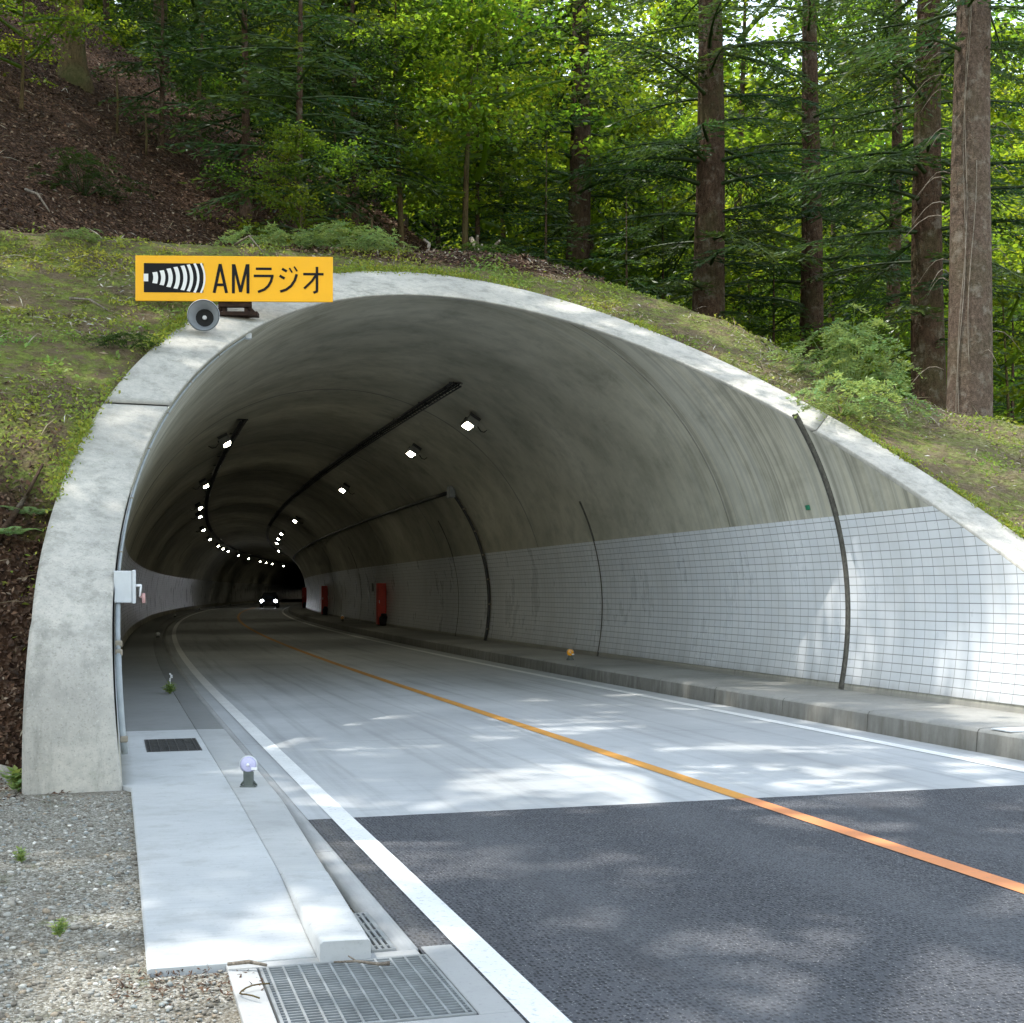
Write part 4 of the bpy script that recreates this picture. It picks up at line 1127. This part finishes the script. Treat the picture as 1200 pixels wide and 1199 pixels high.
# --- the trees one can tell apart
def big_fir(label, px_x, D, r, crown, H, bark, lean=(0, 0), sc=1.0, rot=0, flare=1.35):
    x, y = place_xy(px_x, D)
    return tree('fir_tree', label, 'tree', x, y, trunk_mesh(H, r, rngT, lean, 18, flare, .05, .1, -2.0), crown, bark, 'needle', 1.0, rot)
big_fir('tall fir with thick pale grey bark and a hanging creeper, rightmost of the big trunks', 1131, 25.0, .44, firC, 28, 'bark_pale', (.022, 0), rot=0)
big_fir('tall dark fir trunk just left of the pale creeper-clad trunk', 1087, 31.0, .46, firA, 27, 'bark_fir', (.004, 0), rot=0)
big_fir('slim dark fir trunk rising behind the crest above the green shrub', 947, 37.0, .43, firB, 25, 'bark_fir', (.006, 0), rot=0)
big_fir('thick brown fir trunk crossed by layered sprays, behind the crest at centre right', 831, 34.0, .50, firA, 28, 'bark_fir', (.0, 0), rot=0)
big_fir('brown fir trunk above the tunnel crown, left of the thick trunk', 672, 38.0, .44, firB, 25, 'bark_fir', (.016, 0), rot=0)
big_fir('thin fir trunk half hidden by leaves, left of the two big right-hand trunks', 1044, 40.0, .29, firC, 26, 'bark_fir', (.01, 0), rot=0)
big_fir('mossy brown trunk with spreading roots on the bare brown slope at upper left', 86, 33.0, .27, firC, 24, 'bark_moss', (.0, 0), rot=0, flare=2.1)
# hanging creeper on the pale trunk
x, y = place_xy(1131, 25.0); zb = gz_at(x, y) - .15
m = MB()
for k in range(3):
    a0 = -1.57 + random.uniform(-.75, .75); z1 = random.uniform(5, 14); z0_ = random.uniform(0, 4)
    pts = [(x + .022 * z_ + (.475 - .012 * z_) * cos(a0 + .12 * sin(z_ * 1.3 + k)), y + (.475 - .012 * z_) * sin(a0 + .12 * sin(z_ * 1.3 + k)), zb + z_) for z_ in np.linspace(z0_, z1, 24)]
    m.tube(pts, .009, 5)
for k in range(26):
    z_ = random.uniform(2, 12); a0 = random.choice([pi - .5, .4, -1.2, pi]) + random.uniform(-.4, .4); L_ = random.uniform(.3, .9)
    p0 = Vector((x + .022 * z_ + .44 * cos(a0), y + .44 * sin(a0), zb + z_)); d = Vector((cos(a0), sin(a0), -.15))
    m.tube([p0 + d * L_ * u + Vector((0, 0, .12 * sin(4 * u) - .25 * L_ * u * u)) for u in np.linspace(0, 1, 6)], [.009 * (1 - u) + .003 for u in np.linspace(0, 1, 6)], 4)
tag(m.build('creeper', M['wood']), 'dry leafless creeper clinging to the pale trunk at the right', 'creeper')
# leaning trunk at the right edge
x, y = place_xy(1158, 30)
tree('leaning_tree', 'dark trunk leaning to the right out of the picture beside the pale trunk', 'tree', x, y, trunk_mesh(11, .20, rngT, (.62, .05), 12, 1.2, .1, .2, -1), None, 'bark_fir', 'leaf', 1, 0)
x, y = place_xy(437, 42)
tree('broadleaf_tree', 'brown straight trunk among bright leaves above the portal ring', 'tree', x, y, trunk_mesh(17, .21, rngT, (.012, 0), 12, 1.3, .12), brC, 'bark_fir', 'leaf', 1.05, .4)
x, y = place_xy(474, 44)
tree('broadleaf_tree', 'pale grey trunk just right of the brown straight trunk among bright leaves', 'tree', x, y, trunk_mesh(18, .22, rngT, (.014, 0), 12, 1.3, .12), brA, 'bark_pale', 'leaf', 1.1, 2.0)

# --- understorey
def under(px_x, D, k, label, mat='leaf', sc=1.0, rot=None):
    x, y = place_xy(px_x, D); c = (unA, unB)[k]
    return tree('understorey_tree', label, 'tree', x, y, tr_u[k], c, 'bark_moss', mat, sc, rot)
under(352, 26.0, 0, 'thin mossy sapling stem with a flat tier of bright leaves above the ferny shrubs', 'leaf', .52)
under(395, 30.5, 1, 'broad sapling with layered bright green leaves behind the ferny shrubs', 'leaf_dark', .62)
under(470, 33, 1, 'leafy sapling in front of the pale grey trunk', 'leaf', 1.0)
under(545, 34, 1, 'bright green layered tree left of the brown fir trunk', 'leaf', 1.15)
under(590, 39, 1, 'taller pale green tree close behind the layered tree, left of the brown fir trunk', 'leaf', 1.4)
under(740, 40, 1, 'light green tree between the two brown fir trunks', 'leaf', 1.3)
under(885, 40, 1, 'light green tree right of the thick trunk with layered sprays', 'leaf', 1.2)
under(1000, 34, 0, 'light leafy sapling behind the shrub on the crest', 'leaf', 1.0)
under(1180, 33, 1, 'low leafy sapling right of the pale trunk', 'leaf', 1.0)
under(25, 29, 0, 'thin sapling with bright leaves at the far left of the brown slope', 'leaf', .7)
under(232, 34, 1, 'pale forked sapling on the shaded slope', 'leaf_dark', .8)
def yfir(px_x, D, k, label, sc=1.0):
    x, y = place_xy(px_x, D); c = (yfirA, yfirB)[k]
    return tree('young_fir', label, 'tree', x, y, tr_y[k], c, 'bark_fir', 'needle', sc)
yfir(190, 31, 1, 'dark rounded young fir on the brown slope right of the mossy trunk', 1.0)
yfir(350, 27.5, 0, 'dark young fir with drooping tiers above the shrub by the sapling stem', 1.1)
yfir(288, 29.5, 0, 'dark young fir deep in the shade left of the drooping young fir', 1.15)
yfir(415, 32, 0, 'dark young fir behind the broad layered sapling', 1.2)
yfir(640, 32, 1, 'low dark young fir at the foot of the brown fir trunk', .9)
yfir(735, 31, 1, 'low dark young fir with flat sprays left of the thick brown trunk', .95)
yfir(775, 37, 0, 'young fir between the brown trunks with pale green tips', 1.1)
yfir(905, 36, 0, 'young fir right of the thick brown trunk', 1.05)
yfir(1010, 42, 0, 'young fir behind the shrub on the crest', 1.1)
yfir(1185, 40, 0, 'young fir at the right edge behind the leaning trunk', 1.2)
yfir(560, 36, 0, 'dark young fir under the bright layered tree', .9)

# --- the wood behind: one object per tree, one label, one group
bg = []
def bg_tree(x, y, k, sc, mat='leaf'):
    tr, c = ((tr_b[0], brA), (tr_b[1], brB), (tr_b[2], brC))[k]
    return tree('broadleaf_tree', 'leafy broadleaf tree in the sunlit wood behind the bank', 'tree', x, y, tr, c, 'bark_fir', mat, sc, None, 'broadleaf trees of the wood behind the bank', sink=.4)
def bg_fir(x, y, k, sc):
    c = (firA, firB, firC)[k]
    return tree('fir_tree', 'tall dark fir in the wood behind the bank', 'tree', x, y, tr_f, c, 'bark_fir', 'needle', sc, None, 'firs of the wood behind the bank', sink=.4)
rb = np.random.RandomState(5)
pts = []
def spaced(x, y, d):
    for a, b in pts:
        if (a - x) ** 2 + (b - y) ** 2 < d * d: return False
    pts.append((x, y)); return True
n = 0
for tries in range(3000):
    if n >= 125: break
    y = rb.uniform(44, 112) if n < 80 else rb.uniform(70, 150); x = rb.uniform(-.46, .46) * y
    if x < -.12 * y and y < 52: continue
    if not spaced(x, y, 4.6 + .02 * y): continue
    z_ = gz_at(x, y); need = (rb.uniform(.36, .53) * y * (.88 if x > .08 * y else 1.0) + 1.6 - z_); sc = min(2.3, max(rb.uniform(.85, 1.1), need / 17))
    if rb.rand() < .16: bg_fir(x, y, rb.randint(3), min(1.6, max(.85, need / 26)))
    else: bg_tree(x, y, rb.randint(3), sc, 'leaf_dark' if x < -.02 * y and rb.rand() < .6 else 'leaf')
    n += 1
# firs standing off to the left that keep the brown slope in shade
for x, y, k, sc in ((-16.5, 26, 0, 1.0), (-19, 33, 1, 1.05), (-15.5, 40, 2, 1.0), (-22, 40, 0, 1.1), (-21, 27, 2, 1.0), (-11.5, 44, 1, 1.0), (-17, 48, 0, 1.1), (-25, 33, 1, 1.1), (-6.5, 47, 0, .95), (-27, 45, 2, 1.1)):
    bg_fir(x, y, k, sc)
# tall trees at the roadside left of and behind the viewpoint: their shade falls on the road
for x, y, k, sc in CANOPY:
    c = (canA, canB)[k]; zt = max(-.1, gz_at(x, y) - .3) if x < -6 else -.2
    tree('roadside_tree', 'tall leafy roadside tree whose crown shades the road', 'tree', x, y, tr_c[k], c, 'bark_pale', 'leaf', sc, None, 'tall trees along the roadside', z=zt)

# --- shrubs
shA = shrub_mesh(31, 1.0, 1.0, 85); shB = shrub_mesh(32, 1.2, .5, 90, .08, .028, 44); shC = shrub_mesh(33, 1.1, 1.3, 120, .085, .028, 46, .10, .6)
def shrub(px_x, D, k, label, sc=1.0, mat='shrub', dz=-.05, group=None, szz=1.0):
    x, y = place_xy(px_x, D); me = (shA, shB, shC)[k]
    root = thing('shrub', label, 'shrub', (x, y, gz_at(x, y) + dz), (0, 0, rngT.rand() * 6.28), group); root.scale = (sc, sc, sc * szz)
    link('foliage', dress(me, mat, 'bark_moss'), None, root); return root
shrub(98, 25.3, 0, 'round dim green bush on the brown slope behind the left end of the bank', .85, 'leaf_dark')
shrub(306, 24.6, 0, 'round green bush at the foot of the sapling stem above the yellow sign', .95)
shrub(262, 22.9, 1, 'low ferny shrub on the crest left of the round green bush', .6)
shrub(340, 22.9, 1, 'low ferny shrub on the crest in front of the sapling stem', .7)
shrub(405, 23.0, 1, 'wide ferny shrub on the crest above the right end of the yellow sign', .8)
shrub(440, 23.8, 0, 'pale green ferny shrub at the right end of the shrub row on the crest', .55)
shrub(560, 25, 1, 'low dark shrub behind the crest beside the fallen log', .6, 'leaf_dark')
shrub(150, 16.6, 1, 'flat dark green clump on the bank left of the horn loudspeaker', .42, 'leaf_dark')
shrub(92, 20.5, 1, 'small grassy clump high on the left bank', .32)
shrub(995, 20.4, 2, 'feathery pale green maple shrub standing on the right bank', .85, 'shrub', -.1, None, 1.15)
shrub(985, 19.2, 1, 'low spreading maple shrub that hangs over the portal ring', .8, 'shrub', .0, None, 1.3)

# --- fallen wood
def log(pts, r0, r1, label, name='fallen_branch', mat='wood', twigs=0, cat='branch'):
    m = MB(); n = len(pts); pts = [Vector(p) for p in pts]
    m.tube(pts, [r0 + (r1 - r0) * k / (n - 1) for k in range(n)], 9)
    for k in range(twigs):
        i = random.randrange(1, n - 1); d = (pts[i + 1] - pts[i]).normalized(); q = Vector((random.uniform(-1, 1), random.uniform(-1, 1), random.uniform(.1, .9))).normalized()
        L_ = random.uniform(.25, .7) * (pts[-1] - pts[0]).length * .25
        m.tube([pts[i], pts[i] + (d * .4 + q) * L_ * .5, pts[i] + (d * .7 + q) * L_ + Vector((0, 0, -.1 * L_))], [r1 * .8, r1 * .55, r1 * .25], 5)
    return tag(m.build(name, M[mat]), label, cat)
def gpt(px_x, D, up=0):
    x, y = place_xy(px_x, D); return (x, y, gz_at(x, y) + up)
log([gpt(478, 30, .9), gpt(505, 29, .7), gpt(535, 28, .5), gpt(562, 27, .3), gpt(590, 26, .15)], .13, .09, 'bleached fallen log lying down the slope behind the crest', 'fallen_log', 'wood', 5, 'log')
log([gpt(476, 29.5, 1.0), gpt(484, 28.6, .75), gpt(492, 28.2, .62), gpt(500, 28.1, .8), gpt(503, 28.3, 1.15), gpt(497, 28.6, 1.3)], .06, .03, 'curled pale root beside the fallen log', 'dead_root', 'wood', 3, 'root')
log([gpt(552, 29, 1.5), gpt(566, 28.6, 1.0), gpt(578, 28.3, .7)], .05, .03, 'short bleached branch propped above the fallen log', twigs=2)
log([gpt(634, 28, .9), gpt(622, 27.4, .55), gpt(628, 26.8, .35), gpt(645, 26, .2)], .055, .03, 'hooked bleached branch behind the crest left of the brown fir trunk', twigs=3)
log([gpt(160, 23.6, .05), gpt(182, 23.3, .1), gpt(200, 23, .05)], .03, .014, 'grey twig lying on the brown slope above the yellow sign', twigs=3)
log([gpt(30, 23.8, .05), gpt(44, 23.5, .14), gpt(58, 23.2, .06)], .028, .014, 'arched grey twig at the foot of the brown slope on the left', twigs=2)
log([gpt(275, 21.6, .05), gpt(292, 21.4, .25), gpt(308, 21.2, .1)], .02, .01, 'thin bent twig on the crest left of the ferny shrubs', twigs=3)
log([gpt(82, 17.8, .04), gpt(105, 17.6, .10), gpt(128, 17.5, .05)], .02, .01, 'pale forked twig on the green bank left of the yellow sign', twigs=4)
log([gpt(-6, 12.9, .05), gpt(12, 13.1, .09), gpt(30, 13.4, .08), gpt(50, 13.8, .05)], .04, .014, 'long grey branch lying on the dead leaves left of the portal leg', 'fallen_branch', 'bark_fir', twigs=4)
for px_x, D, h, lb in ((137, 30.5, 1.5, 'bare pole-like stem on the brown slope right of the mossy trunk'), (171, 30, 1.0, 'short bare stem on the brown slope, right of the taller bare stem'), (398, 27, 1.6, 'thin bare stem behind the wide ferny shrub'), (436, 27.5, 1.7, 'thin bare stem behind the right end of the shrub row')):
    b_ = Vector(gpt(px_x, D, -.1)); log([b_, b_ + Vector((.02, 0, h * .5)), b_ + Vector((-.01, 0, h))], .03, .018, lb, 'bare_stem', 'bark_moss', 1, 'stem')

# --- small plants near the road
def weed(x, y, z, h, r, n, label, mat='shrub', ll=.05, lw=.022, name='weed', flower=False, seed=1):
    rng = np.random.RandomState(seed); lv = Leaves(); segs = []
    for i in range(n):
        a = rng.rand() * 6.28; o = rng.uniform(.1, 1) * r; hh = h * rng.uniform(.4, 1)
        p1 = np.array([cos(a) * o, sin(a) * o, hh]); segs.append((np.zeros(3), p1, .003, .0015))
        k = 9; w = rng.uniform(.2, 1, k); P = p1 * w[:, None]; az = rng.rand(k) * 6.28
        A = unit(np.stack([np.cos(az), np.sin(az), rng.uniform(-.1, .5, k)], 1)); B = unit(np.cross(A, np.array([0, 0, 1.]) + rng.normal(0, .3, (k, 3))))
        lv.add(P, A, B, rng.uniform(.6, 1.2, k) * ll, rng.uniform(.8, 1.2, k) * lw, rng.uniform(.2, .8, k), rng.uniform(.2, .8, k))
    root = thing(name, label, 'plant', (x, y, z))
    link('foliage', dress(combine('foliage', lv.mesh('foliage'), sticks_mesh('stem', segs)), mat, 'bark_moss'), None, root)
    if flower:
        m = MB()
        for k in range(5): m.box((rng.uniform(-.02, .03), rng.uniform(-.02, .02), h * (1.0 + .12 * k)), (.022, .022, .022), None, .006)
        m.tube([(0, 0, h * .4), (.01, 0, h * 1.5)], .004, 5); m.build('flower_spike', M['sign_white'], root)
    return root
p = wv(11.0, -3.86, .086); weed(*p, .20, .14, 26, 'green flowering weed growing from the kerb joint inside the tunnel mouth', flower=True, ll=.06, lw=.026, seed=3)
for k, (px_x, D, lb) in enumerate(((25, 7.66, 'small green weed in the gravel near the left edge'), (70, 6.02, 'small upright weed in the gravel near the bottom left corner'), (22, 10.4, 'bright broad-leaved seedling at the foot of the left bank'))):
    x, y = place_xy(px_x, D); weed(x, y, .05, .10 if k != 2 else .22, .055 if k != 2 else .14, 12, lb, ll=.035 if k != 2 else .09, lw=.012 if k != 2 else .05, seed=10 + k)
# fern by the leg
def fern(px_x, D, label, sc=1.0, seed=4):
    rng = np.random.RandomState(seed); lv = Leaves(); segs = []
    for i in range(8):
        az = i * .8 + rng.uniform(-.3, .3); L = rng.uniform(.35, .6); d = np.array([cos(az), sin(az), 0]); sd = np.array([-sin(az), cos(az), 0])
        pt = lambda u: d * L * u + np.array([0, 0, .38 * L * (1.6 * u - 1.3 * u * u)])
        us = np.linspace(0, 1, 6)
        for a, c in zip(us[:-1], us[1:]): segs.append((pt(a), pt(c), .004, .003))
        u = np.repeat(np.linspace(.15, 1, 18), 2); sg = np.tile([1., -1.], 18)[:, None]; P = np.stack([pt(q) for q in u])
        A = unit(sd * sg + d * .35 + np.array([0, 0, -.15])); B = unit(np.cross(A, np.array([[0, 0, 1.]])))
        lv.add(P, A, B, .13 * (1.05 - u) + .015, .022, rng.uniform(.3, .8, 36), rng.uniform(.1, .5, 36))
    x, y = place_xy(px_x, D); root = thing('fern', label, 'fern', (x, y, gz_at(x, y) + .02)); root.scale = (sc,) * 3
    link('fronds', dress(combine('fronds', lv.mesh('frond'), sticks_mesh('stem', segs)), 'shrub', 'bark_moss'), None, root)
fern(38, 13.3, 'green fern among dead leaves left of the portal leg', .85, 4); fern(10, 13.0, 'lower fern at the left edge beside the portal leg', .8, 9)
# rocks at the bank foot
def rock(px_x, D, r, label, seed):
    rng = np.random.RandomState(seed); bm = bmesh.new(); bmesh.ops.create_icosphere(bm, subdivisions=3, radius=r)
    ax = rng.normal(0, 1, (5, 3))
    for v in bm.verts:
        q = np.array(v.co) / r; k = 1 + sum(.09 * sin(3.1 * float(a @ q) + i) for i, a in enumerate(ax)); v.co = Vector((v.co.x * k * 1.2, v.co.y * k, v.co.z * k * .75))
    me = bpy.data.meshes.new('rock'); bm.to_mesh(me); bm.free(); me.polygons.foreach_set('use_smooth', np.ones(len(me.polygons), bool))
    x, y = place_xy(px_x, D); o = link('rock', me, M['rim']); o.location = (x, y, max(gz_at(x, y), .04) + r * .3); tag(o, label, 'rock')
rock(4, 11.1, .10, 'grey rock at the left edge at the foot of the bank', 1); rock(16, 11.05, .055, 'small blue-grey rock beside the larger rock at the foot of the bank', 2)

# --- stuff: gravel, dead leaves, ground cover, sticks
def scatter_stones(n, seed):
    rng = np.random.RandomState(seed)
    bm = bmesh.new(); bmesh.ops.create_icosphere(bm, subdivisions=1, radius=1); bm.verts.ensure_lookup_table()
    bv = np.array([v.co for v in bm.verts]); bf = np.array([[v.index for v in f.verts] for f in bm.faces]); bm.free()
    y = 4.2 + (rng.rand(n) ** 1.35) * 7.6; x = rng.uniform(-4.6, -1.1, n)
    s, t = inv_xy(x, y)
    keep = (t < -4.56) | ((s < -3.62) & (t < -4.24)) & (s > -9)
    keep &= ~((s > 1.3) & (t > -5.4)) & (s < 2.4) & (np.abs(x) < .41 * y + .3)
    x, y, s, t = x[keep], y[keep], s[keep], t[keep]; n = len(x)
    r = .0035 + .013 * rng.rand(n) ** 3.2; big = rng.rand(n) < .012; r = np.where(big, r + rng.uniform(.008, .022, n), r)
    z = gz(s, t) + r * .25
    sc = np.stack([r * rng.uniform(.8, 1.5, n), r * rng.uniform(.7, 1.1, n), r * rng.uniform(.45, .8, n)], 1)
    V = bv[None] * (1 + rng.normal(0, .14, (n, len(bv), 1))) * sc[:, None]
    a = rng.rand(n) * 6.28; ca, sa = np.cos(a)[:, None], np.sin(a)[:, None]
    V = np.stack([V[..., 0] * ca - V[..., 1] * sa, V[..., 0] * sa + V[..., 1] * ca, V[..., 2]], -1) + np.stack([x, y, z], 1)[:, None]
    F = (bf[None] + (np.arange(n) * len(bv))[:, None, None]).reshape(-1, 3)
    g = rng.rand(n); pal = np.array([[.19, .17, .14], [.31, .29, .25], [.43, .42, .38], [.27, .29, .28], [.34, .28, .21], [.66, .64, .59]])
    ci = np.searchsorted([.28, .55, .75, .87, .95], g); c = pal[ci] * rng.uniform(.75, 1.2, (n, 1))
    return fast_mesh('gravel_stones', V.reshape(-1, 3), F, None, np.repeat(c, len(bv), 0))
link('gravel_stones', scatter_stones(26000, 8), M['tinted'], kind='stuff')

def scatter_leaves(n, smin_, smax_, t0, t1, fn_keep, size, tilt, colfn, seed, up=.01, wr=.6):
    rng = np.random.RandomState(seed)
    s = rng.uniform(smin_, smax_, n); t = rng.uniform(t0, t1, n); k = fn_keep(s, t, rng); s, t = s[k], t[k]; n = len(s)
    z = terrain(s, t); lift = up if np.isscalar(up) else up[0] + up[1] * np.clip(fbm(s * 2.3 + 70, t * 2.3, 3) * 3.2, 0, 1) * rng.rand(n)
    P = W(s, t, z + lift)
    e = .08; X = W(s, t + e, terrain(s, t + e)) - W(s, t, z); Y = W(s + e, t, terrain(s + e, t)) - W(s, t, z); N = unit(np.cross(X, Y)); N *= np.sign(N[:, 2:3])
    N = unit(N + rng.normal(0, tilt, (n, 3))); A = unit(np.cross(N, rng.normal(0, 1, (n, 3)))); B = np.cross(N, A)
    lv = Leaves(); L = rng.uniform(.55, 1.35, n) * size; c = colfn(n, rng, s, t)
    lv.add(P, A, B, L, L * wr * rng.uniform(.7, 1.2, n), c[:, 0], c[:, 1])
    if c.shape[1] == 3: lv.C = [np.repeat(c, 4, 0)]
    return lv
def inring(s, t):
    z_ = ZC + np.sqrt(np.maximum((ro + .02) ** 2 - (t - TC) ** 2, 0)); srm = np.maximum(PA + PB * t + PC * z_, S_FOOT)
    return (np.abs(t - TC) < ro) & (s < srm + .06)
def browns(n, rng, s, t):
    pal = np.array([[.085, .043, .024], [.13, .07, .04], [.06, .033, .021], [.18, .12, .078], [.04, .025, .018], [.27, .21, .155]])
    return pal[np.searchsorted([.3, .55, .75, .88, .96], rng.rand(n))] * rng.uniform(.7, 1.3, (n, 1))
def keep_slope(s, t, rng):
    return (~inring(s, t)) & (s > 11.6) & (rng.rand(len(s)) < np.clip(1.4 - (s - 12) / 26, .15, 1))
link('dead_leaves', scatter_leaves(80000, 12.6, 34, -14, 6, keep_slope, .08, .45, browns, 41, .015).mesh('dead_leaves'), M['litter'], kind='stuff')
def keep_leg(s, t, rng):
    near = np.clip((-4.8 - t) / .3, 0, 1) * np.clip((6.4 + (-5.2 - t) * .45 - s) / 2.2, 0, 1)
    return (~inring(s, t)) & (rng.rand(len(s)) < near) & (terrain(s, t) > .02)
link('dead_leaves', scatter_leaves(34000, 1.3, 8.5, -9.5, -5.2, keep_leg, .058, .5, browns, 42, .012, .45).mesh('dead_leaves'), M['litter'], kind='stuff')
def keep_bank(s, t, rng):
    nf = fbm(s * 1.3 + 3, t * 1.3, 4) + .5
    near = np.clip((-4.8 - t) / .3, 0, 1) * np.clip((5.6 + (-5.2 - t) * .45 - s) / 2, 0, 1)
    return (~inring(s, t)) & (s < 13.5) & (rng.rand(len(s)) < np.clip((nf - .475) * 8, 0.05, 1) * (1 - .92 * near) * np.where(t > 4, .45, 1)) & (terrain(s, t) > .15)
def greens(n, rng, s, t):
    h = np.clip(.5 + fbm(s * .8, t * .8, 3) * 1.6 + rng.normal(0, .12, n), 0, 1); b = np.clip(rng.normal(.5, .22, n), 0, 1)
    return np.stack([b, h], 1)
link('ground_cover', scatter_leaves(170000, 1.5, 13.4, -12, 11, keep_bank, .060, .7, greens, 43, (.012, .13), .5).mesh('ground_cover'), M['cover'], kind='stuff')
def keep_dry(s, t, rng):
    nf = fbm(s * 1.1 + 40, t * 1.1 + 7, 4) + .5
    return (~inring(s, t)) & (s < 14) & (rng.rand(len(s)) < np.clip((nf - .46) * 5, .05, 1) * np.where(t > 2.5, 1, .6)) & (terrain(s, t) > .2)
def straws(n, rng, s, t):
    pal = np.array([[.30, .24, .15], [.20, .15, .09], [.42, .38, .29], [.12, .085, .055], [.50, .48, .42]])
    return pal[np.searchsorted([.35, .62, .8, .93], rng.rand(n))] * rng.uniform(.7, 1.25, (n, 1))
link('dry_litter', scatter_leaves(70000, 1.5, 13.6, -12, 11, keep_dry, .085, .4, straws, 44, .02, .22).mesh('dry_litter'), M['litter'], kind='stuff')
# moss and small leaves that lap over the edge of the portal ring
def fringe(n, seed):
    rng = np.random.RandomState(seed); ph = rng.uniform(.12, pi - .05, n); q = fbm(ph * 9, ph * 0 + 3, 4) + .5
    k = rng.rand(n) < np.clip((q - .40) * 5, .03, 1); ph, q = ph[k], q[k]; n = len(ph)
    t, z = arch_t(ph, TR + RIMW); s = s_portal(t, z); d = rng.normal(.03, .05, n) - .05 * np.clip(q - .5, 0, 1)
    t2, z2 = arch_t(ph, TR + RIMW + d); P = W(s_portal(t2, z2) + .02, t2, z2 + rng.uniform(.0, .05, n))
    A = unit(np.stack([rng.normal(0, .6, n), rng.normal(-.4, .5, n), rng.normal(-.1, .6, n)], 1)); B = unit(np.cross(A, rng.normal(0, 1, (n, 3))))
    lv = Leaves(); L = rng.uniform(.02, .065, n); lv.add(P, A, B, L, L * .5, rng.uniform(.2, .8, n), rng.uniform(.2, .9, n)); return lv.mesh('moss_fringe')
link('ground_cover', fringe(16000, 51), M['cover'], kind='stuff')
link('dry_twigs', scatter_leaves(3200, 1.5, 26, -12, 10, lambda s, t, r: (~inring(s, t)) & (terrain(s, t) > .2), .34, .22, straws, 48, .03, .035).mesh('dry_twigs'), M['litter'], kind='stuff')
def keep_pit(s, t, rng): return rng.rand(len(s)) < np.clip(1.3 - np.abs(s + 3.75) * 4, .05, 1)
_t = terrain
def terrain(s, t): return gz(np.asarray(s, float), np.asarray(t, float))
link('dead_leaves', scatter_leaves(900, -4.4, -3.56, -4.7, -4.1, keep_pit, .03, .35, browns, 45, .008, .3).mesh('dead_leaves'), M['litter'], kind='stuff')
link('dead_leaves', scatter_leaves(1300, .6, 2.4, -8.5, -5.0, lambda s, t, r: r.rand(len(s)) < np.clip((s - .7) / 1.2, 0, 1), .05, .35, browns, 46, .012, .45).mesh('dead_leaves'), M['litter'], kind='stuff')
terrain = _t
# twigs by the drain
m = MB(); b_ = wv(-3.72, -3.78, .02); m.tube([b_, b_ + Vector((.10, -.03, .012)), b_ + Vector((.20, -.075, .012)), b_ + Vector((.245, -.07, .014))], [.004, .006, .007, .010], 6)
m.tube([b_ + Vector((.10, -.03, .012)), b_ + Vector((.06, .02, .02))], .0035, 5)
tag(m.build('twig', M['wood']), 'dry twig lying across the edge of the large drain grating', 'twig')
m = MB(); b_ = wv(-3.66, -4.22, .03); m.tube([b_, b_ + Vector((.09, .0, .01)), b_ + Vector((.17, -.03, .004))], [.008, .009, .006], 6)
tag(m.build('twig', M['wood']), 'short brown stick at the near end of the sidewalk', 'twig')
m = MB(); b_ = wv(-4.0, -4.12, .014); m.tube([b_ + Vector((.03 - .10 * sin(u * 3.1), .05 - .20 * u, .006 + .006 * sin(9 * u))) for u in np.linspace(0, 1, 10)], .0035, 5)
tag(m.build('twig', M['bark_moss']), 'thin curled stalk on the left rim of the large drain grating', 'twig')

# =================================================================== LIGHT, SKY, CAMERA
SUN = Vector(SUN_DIR).normalized()
sd_ = bpy.data.lights.new('sun', 'SUN'); sd_.energy = SUN_E; sd_.angle = radians(.53); sd_.color = (1.0, .955, .88)
so = bpy.data.objects.new('sun', sd_); COL.objects.link(so); so.rotation_euler = SUN.to_track_quat('Z', 'Y').to_euler()
world = bpy.data.worlds.new('World'); scene.world = world; world.use_nodes = True
wn = world.node_tree.nodes; wl = world.node_tree.links
sky = wn.new('ShaderNodeTexSky'); sky.sky_type = 'NISHITA'; sky.sun_disc = False
sky.sun_elevation = math.asin(SUN.z); sky.sun_rotation = math.atan2(SUN.x, SUN.y); sky.air_density = 2.0; sky.dust_density = 1.5; sky.ozone_density = 1.5
hsv = wn.new('ShaderNodeHueSaturation'); hsv.inputs['Saturation'].default_value = .62
wl.new(sky.outputs[0], hsv.inputs['Color']); wl.new(hsv.outputs[0], wn['Background'].inputs[0]); wn['Background'].inputs[1].default_value = SKY_E
cd = bpy.data.cameras.new('camera'); co = bpy.data.objects.new('camera', cd); COL.objects.link(co)
co.location = (0, 0, 1.6); co.rotation_euler = (pi / 2, 0, 0)
cd.sensor_width = 36; cd.lens = 1571.7 / 1200 * 36; cd.shift_y = (693.2 - 599.5) / 1200
cd.clip_end = 3000; cd.clip_start = .05
scene.camera = co
scene.view_settings.view_transform = 'Standard'; scene.view_settings.look = 'None'; scene.view_settings.exposure = 0
cy = scene.cycles
cy.max_bounces = 6; cy.diffuse_bounces = 4; cy.glossy_bounces = 3; cy.transmission_bounces = 4; cy.use_denoising = True
cy.sample_clamp_indirect = 6; cy.use_adaptive_sampling = True; cy.adaptive_threshold = .03
cy.caustics_reflective = False; cy.caustics_refractive = False
